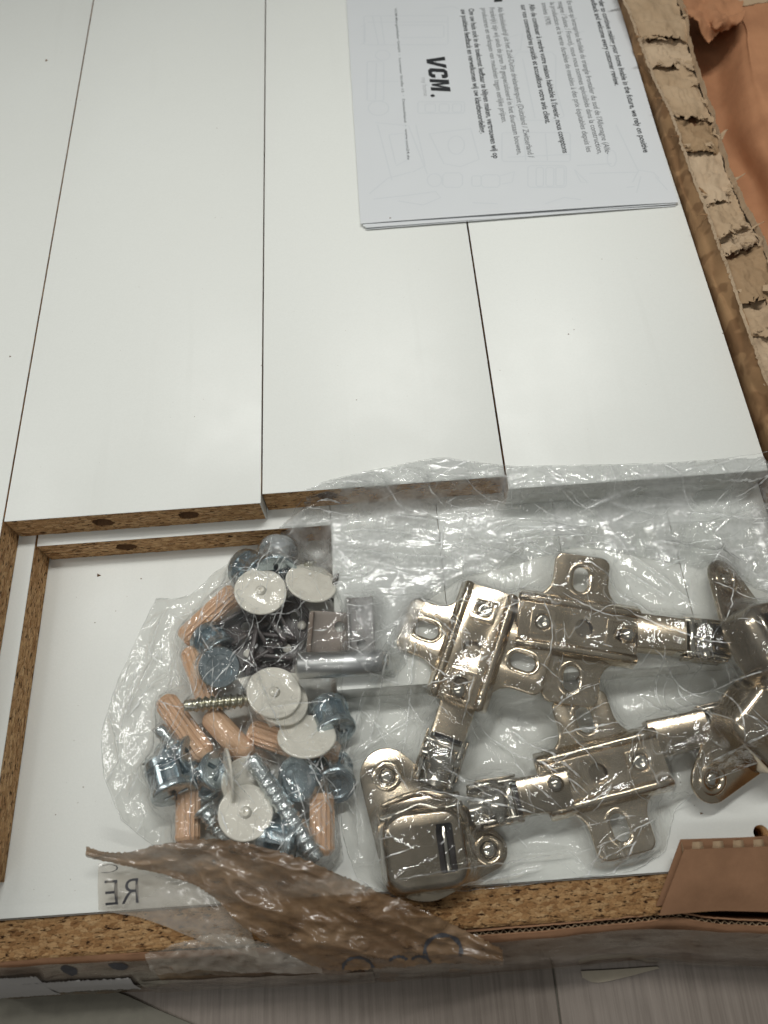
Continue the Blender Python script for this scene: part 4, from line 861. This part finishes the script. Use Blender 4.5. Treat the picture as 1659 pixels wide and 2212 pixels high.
def rel(root, m): return root.matrix_basis.inverted() @ m
Sz = -13.3
# hinge 1: plate upper left of the group, arm running down the picture
h1 = thing('cabinet_hinge', 'nickel hinge with its cross-shaped plate at the left of the bag, arm pointing down', 'hinge', P(1035, 1390, -12), GH); HW.append(h1)
a, b = P(984, 1516, -8.5), P(1064, 1268, -4.5)
mounting_plate(h1, rel(h1, frame(a, b, at=(a + b) / 2 + Vector((0, 0, -3.5)), roll=-2)))
arm(h1, rel(h1, frame(P(1000, 1500, -18.5), P(952, 1650, -21.5), at=P(1000, 1490, -18.5))), 32)
# hinge 2: plate in the middle with the upright wing, arm running right
h2 = thing('cabinet_hinge', 'nickel hinge lying crosswise, plate with a raised upper wing and arm pointing right', 'hinge', P(1240, 1345, -12), GH); HW.append(h2)
a, b = P(1388, 1374, -8.0), P(1108, 1330, -5.5)
mounting_plate(h2, rel(h2, frame(a, b, at=(a + b) / 2 + Vector((0, 0, -3.0)), roll=-12)))
arm(h2, rel(h2, frame(P(1375, 1372, -11), P(1540, 1392, -11), at=P(1368, 1371, -11))), 30)
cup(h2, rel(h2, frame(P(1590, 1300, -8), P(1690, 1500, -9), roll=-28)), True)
# hinge 3: cup at the lower left, plate at the lower right
h3 = thing('cabinet_hinge', 'nickel hinge with a rounded cup at the lower left of the hinge bag', 'hinge', P(1100, 1740, -20), GH); HW.append(h3)
a, b = P(1172, 1690, -14.5), P(1440, 1622, -13.5)
mounting_plate(h3, rel(h3, frame(a, b, at=P(1300, 1668, -18.5), roll=4)))
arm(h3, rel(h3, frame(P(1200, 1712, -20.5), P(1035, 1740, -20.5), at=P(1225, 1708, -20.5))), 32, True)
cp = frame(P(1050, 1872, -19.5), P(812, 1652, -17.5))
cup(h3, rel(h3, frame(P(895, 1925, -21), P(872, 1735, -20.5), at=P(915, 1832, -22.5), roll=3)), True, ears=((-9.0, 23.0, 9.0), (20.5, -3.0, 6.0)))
# hinge 4: dark arm and folded cup at the right edge
h4 = thing('cabinet_hinge', 'nickel hinge at the right edge, dark arm under the folded cup', 'hinge', P(1560, 1580, -20), GH); HW.append(h4)
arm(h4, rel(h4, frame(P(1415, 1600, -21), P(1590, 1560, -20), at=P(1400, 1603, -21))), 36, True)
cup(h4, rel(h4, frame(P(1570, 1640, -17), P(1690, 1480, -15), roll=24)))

# ------------------------------------------------------------------ bags of clear film draped over the hardware
bpy.context.view_layer.update()
def all_children(o):
    out = [o] if o.type == 'MESH' else []
    for c in o.children: out += all_children(c)
    return out
def build_bvh(roots):
    V, F = [], []
    for r_ in roots:
        for o in all_children(r_):
            n = len(V); mw = o.matrix_world
            V += [(mw @ v.co) / MM for v in o.data.vertices]; F += [tuple(i + n for i in p.vertices) for p in o.data.polygons]
    return BVHTree.FromPolygons(V, F)
BOARDS = [o for o in COL.objects if o.parent is None and o.name.split('.')[0] in ('white_board', 'base_board', 'upright_board', 'cardboard_box')]
bvh_all = build_bvh(HW + BOARDS)
def blur(h, k):
    for _ in range(k):
        p = np.pad(h, 1, mode='edge'); h = (p[:-2, 1:-1] + p[2:, 1:-1] + p[1:-1, :-2] + p[1:-1, 2:] + 2 * h) / 6
    return h
def in_poly(px, py, poly):
    ins = np.zeros(px.shape, bool); n = len(poly)
    for i in range(n):
        x0, y0 = poly[i]; x1, y1 = poly[(i + 1) % n]
        c = ((y0 > py) != (y1 > py)); xx = (x1 - x0) * (py - y0) / (y1 - y0 + 1e-12) + x0; ins ^= c & (px < xx)
    return ins
def value_noise(X, Y, s, seed):
    r_ = np.random.default_rng(seed); gx = X * s; gy = Y * s; ix = np.floor(gx).astype(int); iy = np.floor(gy).astype(int); tab = r_.random((256, 256))
    fx = gx - ix; fy = gy - iy; fx = fx * fx * (3 - 2 * fx); fy = fy * fy * (3 - 2 * fy)
    g_ = lambda a, b_: tab[a % 256, b_ % 256]
    return (g_(ix, iy) * (1 - fx) + g_(ix + 1, iy) * fx) * (1 - fy) + (g_(ix, iy + 1) * (1 - fx) + g_(ix + 1, iy + 1) * fx) * fy
def bag(name, label, outline, step, relax, n_cr, amp, seed, material, crush=0.5, lift=0.25, angles=None, extra=None, fall=4.5, folds=(), glint_streaks=.3, glints=420):
    r_ = np.random.default_rng(seed)
    oo = np.array([(p.x, p.y) for p in outline]); oo = oo + r_.normal(0, .8, oo.shape)
    sm = interp([tuple(q) for q in oo] + [tuple(oo[0])], len(oo) * 8)[:-1]
    li = np.array([oo[k] * (1 - t / 8) + oo[(k + 1) % len(oo)] * (t / 8) for k in range(len(oo)) for t in range(8)])
    pts = .25 * sm + .75 * li; pts = pts + 0.35 * (r_.random(pts.shape) - .5)
    x0, y0 = pts.min(0) - 1; x1, y1 = pts.max(0) + 1; nx = int((x1 - x0) / step); ny = int((y1 - y0) / step)
    X, Y = np.meshgrid(np.linspace(x0, x1, nx), np.linspace(y0, y1, ny), indexing='ij')
    H = np.full(X.shape, bz)
    for i in range(nx):
        for j in range(ny):
            q = bvh_all.ray_cast(Vector((X[i, j], Y[i, j], 80)), Vector((0, 0, -1)))
            if q[0] is not None: H[i, j] = q[0].z
    ins = in_poly(X, Y, pts)
    # distance to the outline, for the film coming down to what it lies on
    D = np.full(X.shape, 1e9)
    for k in range(len(pts)):
        a = pts[k]; b_ = pts[(k + 1) % len(pts)]; ab = b_ - a; t = np.clip(((X - a[0]) * ab[0] + (Y - a[1]) * ab[1]) / (ab @ ab + 1e-9), 0, 1)
        D = np.minimum(D, np.hypot(X - a[0] - t * ab[0], Y - a[1] - t * ab[1]))
    Hc = H.copy(); h = H + lift
    # let narrow crevices be bridged: film is a stretched skin over the contents
    sh = h.copy()
    for it in range(relax):
        sh = np.maximum(h, blur(sh, 2) - 0.004)
    film = blur(sh, 1)
    edge = np.clip(D / fall, 0, 1); edge = edge * edge * (3 - 2 * edge)
    film = np.maximum(film * edge + (blur(Hc, 4) + 0.35) * (1 - edge), Hc + 0.2)
    # creases
    C = np.zeros_like(film); BR = np.zeros_like(film); REC = []
    ii = np.argwhere(ins)
    for _ in range(n_cr):
        k = ii[r_.integers(len(ii))]; cx, cy = X[k[0], k[1]], Y[k[0], k[1]]
        an = (angles[r_.integers(len(angles))] + r_.normal(0, 16) if angles is not None and r_.random() < .75 else r_.uniform(0, 180)); an = math.radians(an)
        L = r_.uniform(3, 24) * (1.6 if r_.random() < .2 else 1); wd = r_.uniform(.2, .75); am = amp * r_.uniform(.2, 1.0) * (0.4 + L / 26) * wd / .6
        bend = r_.normal(0, .012)
        REC.append((cx, cy, an, L, bend, r_.uniform(.1, .34)))
        dx, dy = X - cx, Y - cy; u = dx * math.cos(an) + dy * math.sin(an); v = -dx * math.sin(an) + dy * math.cos(an) + bend * u * u
        C = np.maximum(C, am * np.exp(-np.abs(v) / wd) * np.clip(1 - np.abs(u) / (L / 2), 0, 1) ** .6) if r_.random() < .6 else C + .6 * am * np.exp(-np.abs(v) / wd) * np.clip(1 - np.abs(u) / (L / 2), 0, 1) ** .6
    for u1, v1_, u2, v2_ in folds:                                  # long folds read off the photograph
        a, b_ = P(u1, v1_, bz + 9), P(u2, v2_, bz + 9); L = (b_ - a).length; an = math.atan2(b_.y - a.y, b_.x - a.x); cx, cy = (a.x + b_.x) / 2, (a.y + b_.y) / 2
        bend = r_.normal(0, .004); REC.append((cx, cy, an, L, 0.0, r_.uniform(.22, .42))); dx, dy = X - cx, Y - cy; u = dx * math.cos(an) + dy * math.sin(an); v = -dx * math.sin(an) + dy * math.cos(an) + bend * (u * u - L * L / 8) + .5 * (value_noise(X, Y, .2, seed + 40) - .5)
        BR = BR + r_.uniform(.5, 2.4) * np.exp(-(v / r_.uniform(1.5, 3.2)) ** 2) * np.clip((1 - np.abs(u) / (L / 2)) * 2, 0, 1)
        C = np.maximum(C, 1.3 * np.exp(-np.abs(v) / .55) * np.clip((1 - np.abs(u) / (L / 2)) * 3, 0, 1))
    # crushed facets
    K = np.zeros_like(film); wx = X + 3 * value_noise(X, Y, .12, seed + 1); wy = Y + 3 * value_noise(X, Y, .12, seed + 2)
    for k in range(9):
        an = r_.uniform(0, PI); p = r_.uniform(6, 22); t = (wx * math.cos(an) + wy * math.sin(an)) / p + r_.random(); tri = np.abs((t % 1) - .5) * 2
        K += tri * p * .045 * np.clip(value_noise(X, Y, .07, seed + 10 + k) * 2 - .7, 0, 1)
    film = film + (C + BR + crush * K) * np.clip(D / 3.0, .15, 1)
    if extra is not None: film = extra(X, Y, film, D)
    # mesh: upper skin and a lower skin lying on the board
    idx = -np.ones(X.shape, int); V = []; F = []
    for i in range(nx):
        for j in range(ny):
            if ins[i, j]: idx[i, j] = len(V); V.append((X[i, j], Y[i, j], film[i, j]))
    for i in range(nx - 1):
        for j in range(ny - 1):
            q = (idx[i, j], idx[i + 1, j], idx[i + 1, j + 1], idx[i, j + 1])
            if min(q) >= 0: F.append(q)
    base = thing(name, label, 'plastic bag', (float(pts[:, 0].mean()), float(pts[:, 1].mean()), bz))
    ofs = Vector((float(pts[:, 0].mean()), float(pts[:, 1].mean()), bz))
    obj('film', new_mesh('film', [(v[0] - ofs.x, v[1] - ofs.y, v[2] - ofs.z) for v in V], F, True), material, base)
    # white ribbons along the folds and small flecks: highlights painted in as colour
    def fz_(x, y):
        a_ = np.clip((x - x0) / (x1 - x0) * (nx - 1), 0, nx - 1.001); b_ = np.clip((y - y0) / (y1 - y0) * (ny - 1), 0, ny - 1.001); i, j = int(a_), int(b_); fx, fy = a_ - i, b_ - j
        return (film[i, j] * (1 - fx) + film[i + 1, j] * fx) * (1 - fy) + (film[i, j + 1] * (1 - fx) + film[i + 1, j + 1] * fx) * fy
    def inside(x, y):
        i = int(np.clip(round((x - x0) / (x1 - x0) * (nx - 1)), 0, nx - 1)); j = int(np.clip(round((y - y0) / (y1 - y0) * (ny - 1)), 0, ny - 1)); return ins[i, j]
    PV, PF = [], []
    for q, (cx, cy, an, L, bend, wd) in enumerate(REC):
        if q < n_cr and r_.random() > glint_streaks: continue
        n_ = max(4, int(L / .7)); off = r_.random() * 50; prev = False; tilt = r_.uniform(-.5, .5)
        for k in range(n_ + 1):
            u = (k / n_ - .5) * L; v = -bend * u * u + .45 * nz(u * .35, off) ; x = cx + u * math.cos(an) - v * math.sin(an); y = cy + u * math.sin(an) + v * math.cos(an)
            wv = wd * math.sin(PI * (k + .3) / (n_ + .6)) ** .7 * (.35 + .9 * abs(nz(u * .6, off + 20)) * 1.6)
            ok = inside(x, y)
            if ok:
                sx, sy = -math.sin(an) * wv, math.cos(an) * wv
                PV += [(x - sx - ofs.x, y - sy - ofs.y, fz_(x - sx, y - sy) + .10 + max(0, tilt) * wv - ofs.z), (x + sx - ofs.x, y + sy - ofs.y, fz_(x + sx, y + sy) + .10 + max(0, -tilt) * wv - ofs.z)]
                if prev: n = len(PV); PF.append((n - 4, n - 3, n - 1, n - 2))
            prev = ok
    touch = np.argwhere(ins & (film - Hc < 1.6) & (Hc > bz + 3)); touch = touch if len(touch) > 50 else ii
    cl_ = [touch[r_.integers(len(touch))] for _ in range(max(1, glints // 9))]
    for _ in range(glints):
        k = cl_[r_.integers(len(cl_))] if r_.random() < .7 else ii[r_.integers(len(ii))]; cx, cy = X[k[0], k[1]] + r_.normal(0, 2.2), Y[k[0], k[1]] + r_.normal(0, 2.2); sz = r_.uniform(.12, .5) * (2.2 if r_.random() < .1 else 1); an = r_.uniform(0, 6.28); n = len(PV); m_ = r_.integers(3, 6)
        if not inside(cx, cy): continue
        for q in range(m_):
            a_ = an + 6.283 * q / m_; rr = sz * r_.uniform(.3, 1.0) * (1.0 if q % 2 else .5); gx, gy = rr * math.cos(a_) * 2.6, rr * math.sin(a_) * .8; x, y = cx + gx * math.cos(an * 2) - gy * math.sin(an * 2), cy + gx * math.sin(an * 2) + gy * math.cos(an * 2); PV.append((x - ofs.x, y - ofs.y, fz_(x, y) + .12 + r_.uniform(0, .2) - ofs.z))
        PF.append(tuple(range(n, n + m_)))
    obj('glint_streaks', new_mesh('glint_streaks', PV, PF, True), M_GLINT, base)
    # welded rim
    path = []
    for p in pts:
        i = int(np.clip(round((p[0] - x0) / (x1 - x0) * (nx - 1)), 0, nx - 1)); j = int(np.clip(round((p[1] - y0) / (y1 - y0) * (ny - 1)), 0, ny - 1))
        path.append(film[i, j])
    path = np.array(path); path = np.convolve(np.r_[path[-4:], path, path[:4]], np.ones(9) / 9, 'same')[4:-4]
    rim_ = [(p[0] - ofs.x, p[1] - ofs.y, float(z) + .15 - ofs.z) for p, z in zip(pts, path)]
    obj('welded_rim', new_mesh('welded_rim', *tube(rim_, lambda i: .05 + .10 * abs(math.sin(i * 1.7)) * abs(math.sin(i * .31)), 6, True), True), M_SEAM, base)
    return base, (X, Y, film, ins)
ol1 = [(372, 1284), (335, 1290), (300, 1345), (262, 1440), (236, 1500), (213, 1570), (222, 1680), (258, 1760), (330, 1822), (420, 1845), (560, 1862), (700, 1895), (738, 1860), (738, 1770), (742, 1660), (760, 1580), (745, 1500), (770, 1400), (742, 1290), (700, 1200), (610, 1182), (540, 1190), (470, 1228), (410, 1270)]
bag('parts_bag', 'clear plastic bag of dowels, screws, cam locks and white caps at the left', [P(u, v, bz + 3) for u, v in ol1], 0.40, 90, 260, 0.9, 5, M_FILM, 0.4, angles=[60, 75, 120, 20], folds=[(500, 1235, 430, 1310), (570, 1330, 520, 1425), (540, 1400, 640, 1640), (372, 1400, 330, 1640), (415, 1540, 362, 1640), (240, 1560, 330, 1390), (430, 1310, 390, 1420), (345, 1300, 300, 1420), (300, 1640, 260, 1720), (480, 1640, 560, 1740), (660, 1300, 640, 1480), (560, 1560, 700, 1520), (420, 1300, 560, 1250), (700, 1640, 730, 1850), (300, 1480, 350, 1440)])
ol2 = [(742, 1665), (790, 1520), (850, 1370), (900, 1300), (1000, 1235), (1110, 1185), (1290, 1165), (1480, 1150), (1720, 1140), (1790, 1300), (1790, 1520), (1700, 1640), (1520, 1690), (1462, 1740), (1440, 1830), (1370, 1875), (1250, 1892), (1110, 1918), (980, 1930), (860, 1938), (770, 1905), (738, 1790)]
bag('hinge_bag', 'clear plastic bag of nickel hinges at the right', [P(u, v, bz + 5) for u, v in ol2], 0.40, 90, 300, 0.9, 9, M_FILM, 0.4, angles=[-35, -50, 20, 70], folds=[(1000, 1545, 1270, 1720), (1020, 1470, 995, 1570), (885, 1700, 1170, 1765), (950, 1660, 1180, 1760), (1385, 1420, 1530, 1510), (1250, 1240, 1400, 1360), (1330, 1240, 1445, 1310), (862, 1350, 790, 1620), (905, 1340, 868, 1640), (830, 1905, 1300, 1830), (950, 1925, 1190, 1870), (1100, 1560, 1265, 1700), (1180, 1540, 1300, 1680), (1440, 1440, 1450, 1565), (1410, 1420, 1440, 1530), (1500, 1665, 1640, 1590), (1390, 1490, 1460, 1560), (1130, 1190, 1060, 1245), (765, 1690, 772, 1830), (840, 1640, 885, 1710), (1000, 1390, 890, 1300), (1470, 1500, 1640, 1480), (1560, 1560, 1700, 1650), (1290, 1830, 1440, 1760), (1340, 1200, 1500, 1330), (1150, 1600, 1350, 1560)])
ol3 = [(545, 1180), (590, 1148), (655, 1108), (715, 1082), (770, 1062), (830, 1048), (950, 1042), (1090, 1050), (1250, 1048), (1420, 1040), (1560, 1034), (1760, 1020), (1800, 1200), (1790, 1330), (1640, 1280), (1500, 1235), (1380, 1205), (1250, 1190), (1120, 1225), (1005, 1260), (925, 1310), (885, 1370), (878, 1430), (850, 1475), (790, 1468), (745, 1415), (735, 1320), (715, 1250), (640, 1225), (575, 1215)]
bag('outer_bag', 'cloudy outer plastic bag covering the narrow boards behind the hinges', [P(u, v, bz + 12) for u, v in ol3], 0.42, 110, 320, 0.8, 14, M_FILM2, 0.4, angles=[0, -8, 8, 15, -30], folds=[(560, 1175, 680, 1105), (700, 1090, 830, 1098), (800, 1070, 885, 1130), (720, 1200, 1000, 1222), (830, 1130, 950, 1142), (960, 1180, 1190, 1235), (1000, 1240, 1130, 1270), (740, 1160, 900, 1167), (1100, 1180, 1300, 1172), (1300, 1110, 1420, 1132), (860, 1060, 960, 1112), (1050, 1150, 1250, 1152), (1240, 1125, 1370, 1090), (900, 1062, 930, 1100), (1450, 1120, 1640, 1140), (1400, 1180, 1600, 1230), (1480, 1290, 1560, 1180)])

# ------------------------------------------------------------------ torn packing tape at the front
tp = thing('torn_tape', 'crumpled torn brown packing tape hanging over the front of the box, mirrored print on it', 'tape', (0, 0, bz))
def tpart(name, rows, nu, nv, m_, wr, ws, seed, jag=None):
    me = sheet(name, rows, nu, nv, wr, ws, seed, jag); me.transform(T(0, 0, -bz)); return obj(name, me, m_, tp)
def row(*a): return [P(u, v, z) for u, v, z in a]
tb0 = [(186, 1828, -15), (256, 1843, -13.5), (398, 1817, -10), (527, 1820, -8.5), (673, 1864, -9), (790, 1915, -12.5), (890, 1955, -16), (985, 2000, -21), (1085, 2052, -25)]
tb3 = [(189, 1852, -18), (298, 1876, -18), (381, 1897, -18), (450, 1928, -18), (545, 2015, -21), (690, 2090, -28), (820, 2092, -29), (960, 2080, -29), (1085, 2085, -28.5)]
tb = [row(*tb0)] + [row(*[(a[0] * (1 - t) + b[0] * t, a[1] * (1 - t) + b[1] * t, a[2] * (1 - t) + b[2] * t + dz * (0.25 if i_ < 2 else 1)) for i_, (a, b) in enumerate(zip(tb0, tb3))]) for t, dz in ((.2, 1.6), (.45, 1.0), (.7, 2.2))] + [row(*tb3)]
bf = tpart('brown_flap', tb, 200, 90, M_TAPE, 0.7, 0.09, 71.0, jag=(0.4, 0.2))
for v in bf.data.vertices:                                           # pleats running along the strip
    x, y = v.co.x / MM, v.co.y / MM; al, ac = x * .955 - y * .30, x * .30 + y * .955
    v.co.z += MM * (3.0 * (.35 - abs(nz(al * .035, ac * .13, 2.0))) + 2.4 * (.3 - abs(nz(al * .08, ac * .20, 6.0))) + 1.1 * (.3 - abs(nz(al * .20, ac * .34, 9.0))))
clear = tpart('clear_flap', [row((213, 1866, -22), (320, 1868, -20.5), (430, 1900, -20), (540, 1960, -21)), row((211, 1920, -22.5), (320, 1928, -21.5), (430, 1955, -21.5), (540, 2000, -23)), row((212, 1965, -25), (320, 1988, -25.5), (430, 2030, -25.5), (560, 2070, -27))], 60, 40, M_TAPEC, 0.6, 0.12, 77.0, jag=None)
tpart('crushed_edge', [row((310, 2062, -24), (380, 2040, -22), (470, 2015, -20.5), (560, 2035, -23), (680, 2055, -25)), row((320, 2085, -26.5), (390, 2070, -24.5), (480, 2060, -23), (570, 2075, -25.5), (690, 2085, -26.5)), row((340, 2108, -31), (400, 2100, -30), (490, 2098, -30), (580, 2102, -31), (700, 2104, -32))], 70, 34, M_TAPEC, 1.8, 0.14, 83.0, jag=(0.3, 0))
# tape lying over the outer face of the box front
def wall_tape(name, us, top_dz, m_, off, seed, ztop=-30.0, zbot=FZ + 1.0, wr=1.1):
    rows = []
    for s in (0, .33, .66, 1.0):
        rw = []
        for u in us:
            pr = min(range(len(fr)), key=lambda i: abs(FR[i][0] - u)); x = P(u, 2040, -30).x
            y = float(np.interp(x, [p.x for p in fr], [p.y for p in fr])); z = ztop + (zbot - ztop) * s
            yo = float(np.interp(-z, [27.5, 30.5, 42, 62], [-2.6, -5.0, -10, -14.5])); rw.append(Vector((x, y + yo - off, z + .45 + (top_dz * math.sin(u * .02) if s == 0 else 0))))
        rows.append(rw)
    return tpart(name, rows, 110, 18, m_, wr, 0.09, seed, jag=(0.22, 0.15) if 'label' in name else None)
wall_tape('wall_tape', [330, 500, 700, 900, 1020], 0.5, M_TAPE, 0.7, 91.0, -27.7)
wall_tape('wall_tape', [780, 1000, 1200, 1400, 1600, 1750], 0.5, M_TAPEG, 0.9, 93.0, -27.7)
wall_tape('wall_tape', [-60, 120, 300, 520], 0.6, M_TAPE, 0.6, 97.0, -46.0)
wall_tape('wall_tape', [-60, 60, 180, 330], 0.4, M_TAPEG, 0.55, 98.0, -28.2)
wall_tape('wall_tape', [280, 420, 600, 800], 0.5, M_TAPEG, 1.1, 95.0, -40.0)
lb = wall_tape('white_label', [-60, 30, 90, 160, 270], 0.8, M_WLABEL, 1.25, 99.0, -37.0, -50.0, 0.25)
lb2 = wall_tape('white_label', [-60, 20, 85], 0.5, M_WLABEL, 1.5, 101.0, -31.5, -52.0, 0.2)
# dark printed marks
bpy.context.view_layer.update()
bvt = build_bvh([tp, bxr])
def on_tape(x, y, add=0.12):
    h_ = bvt.ray_cast(Vector((x, y, 60)), Vector((0, 0, -1))); return (h_[0].z if h_[0] is not None else -30) + add - bz
print_text('printed_letters', 'RE', P(297, 1951, -22), P(222, 1957, -22), 7.4, M_BLUEINK, tp, -0.1, surf=lambda x, y: on_tape(x, y), mirror=True)
print_text('printed_letters', 'C', P(256, 1884, -22), P(220, 1887, -22), 2.6, M_BLUEINK, tp, -0.25, surf=lambda x, y: on_tape(x, y), mirror=True)
def ring_mark(cx, cy, rx, ry, a0, a1, wd):
    V, F = [], []
    for i in range(25):
        a_ = math.radians(a0 + (a1 - a0) * i / 24); wv = wd * (1 + .3 * math.sin(i * 1.3))
        for rr in (-wv, wv):
            p = P(cx + (rx + rr) * math.cos(a_), cy - (ry + rr) * math.sin(a_), -32); V.append((p.x, p.y, on_tape(p.x, p.y, .2)))
        if i: n = len(V); F.append((n - 4, n - 3, n - 1, n - 2))
    return V, F
for a_ in ((775, 2092, 32, 28, 0, 180, 3), (955, 2050, 38, 34, -20, 230, 4), (862, 2078, 20, 16, 30, 160, 3), (905, 2084, 20, 22, 50, 140, 3)):
    obj('printed_mark', new_mesh('printed_mark', *ring_mark(*a_)), M_BLUEINK, tp)
for cx_, cy_, rx_, ry_ in ((152, 2096, 17, 13), (262, 2086, 20, 9)):       # remains of black print on the brown board
    bl = [P(cx_ + rx_ * (1 + .3 * nz(k * .7, cx_)) * math.cos(2 * PI * k / 14), cy_ + ry_ * (1 + .3 * nz(k * .9, cx_ + 3)) * math.sin(2 * PI * k / 14), -33) for k in range(14)]
    obj('printed_mark', new_mesh('printed_mark', [(p.x, p.y, on_tape(p.x, p.y, .3)) for p in bl] + [(sum(p.x for p in bl) / 14, sum(p.y for p in bl) / 14, on_tape(sum(p.x for p in bl) / 14, sum(p.y for p in bl) / 14, .3))], [(k, (k + 1) % 14, 14) for k in range(14)]), M_BLUEINK, tp)
# pale slip of paper sticking out under the box
sl = [row((1255, 2098, FZ + .8), (1330, 2094, FZ + .8), (1420, 2088, FZ + .8)), row((1258, 2112, FZ + .6), (1300, 2122, FZ + .6), (1425, 2092, FZ + .7))]
tag(obj('paper_slip', sheet('paper_slip', sl, 20, 4, 0.1, 0.1, 5, thick=0.2), plain_mat('cream_slip', (0.36, 0.315, 0.245), 0.7)), 'thin cream slip of paper sticking out under the front of the box', 'paper')
# clear tape on the floor at the lower left
sl = [row((520, 2105, FZ + .5), (640, 2108, FZ + .5), (760, 2112, FZ + .5)), row((300, 2120, FZ + .9), (420, 2170, FZ + .9), (600, 2260, FZ + .9))]
mt = [P(u, v, FZ + .6) for u, v in ((-80, 2100), (180, 2115), (277, 2151), (345, 2182), (417, 2212), (520, 2260), (520, 2420), (-80, 2420))]
me = poly2d('floor_mat', [[(p.x, p.y) for p in mt]], 0.5, 0.2); me.transform(T(0, 0, FZ + .6)); tag(obj('floor_mat', me, M_FLOORD), 'grey-green mat on the floor at the lower left corner', 'mat')
# ------------------------------------------------------------------ sawdust and crumbs
random.seed(3); V, F = [], []
def crumb(x, y, z, s):
    n = len(V); pts = [Vector((random.uniform(-1, 1), random.uniform(-1, 1), random.uniform(0, .6))) * s for _ in range(4)]
    V.extend([(x + s, y, z), (x - s * .6, y + s * random.uniform(.3, .9), z), (x - s * .5, y - s * random.uniform(.3, .9), z), (x + random.uniform(-.3, .3) * s, y + random.uniform(-.3, .3) * s, z + s * .8)])
    F.extend([(n, n + 1, n + 3), (n + 1, n + 2, n + 3), (n + 2, n, n + 3)])
for u, v, s in [(213, 1243, 1.0), (305, 1250, .4), (205, 1345, .35), (265, 1470, .3), (250, 1320, .3), (750, 1480, .3), (1515, 1757, .7), (1470, 1690, .3), (1500, 1740, .25), (160, 1600, .25), (120, 1760, .3), (180, 1700, .3)]:
    p = P(u, v, bz); crumb(p.x, p.y, bz + .02, s)
for u, v, s in [(100, 131, .9), (22, 770, .5), (1228, 722, .5), (770, 864, .35), (843, 479, .6), (1240, 712, .3), (465, 470, .25), (1080, 800, .2), (300, 620, .2), (420, 900, .22), (1300, 560, .25)]:
    p = P(u, v, 0); crumb(p.x, p.y, .02 if (u, v) != (843, 479) else 1.9, s)
for _ in range(50):
    p = P(random.uniform(40, 720), random.uniform(1220, 1950), bz); crumb(p.x, p.y, bz + .02, random.uniform(.08, .2))
for _ in range(24):
    p = P(random.uniform(0, 1500), random.uniform(50, 1000), 0); crumb(p.x, p.y, .02, random.uniform(.08, .16))
tag(obj('sawdust', new_mesh('sawdust', V, F), M_CRUMB), 'scattered brown sawdust crumbs on the white boards', 'sawdust', kind='stuff')
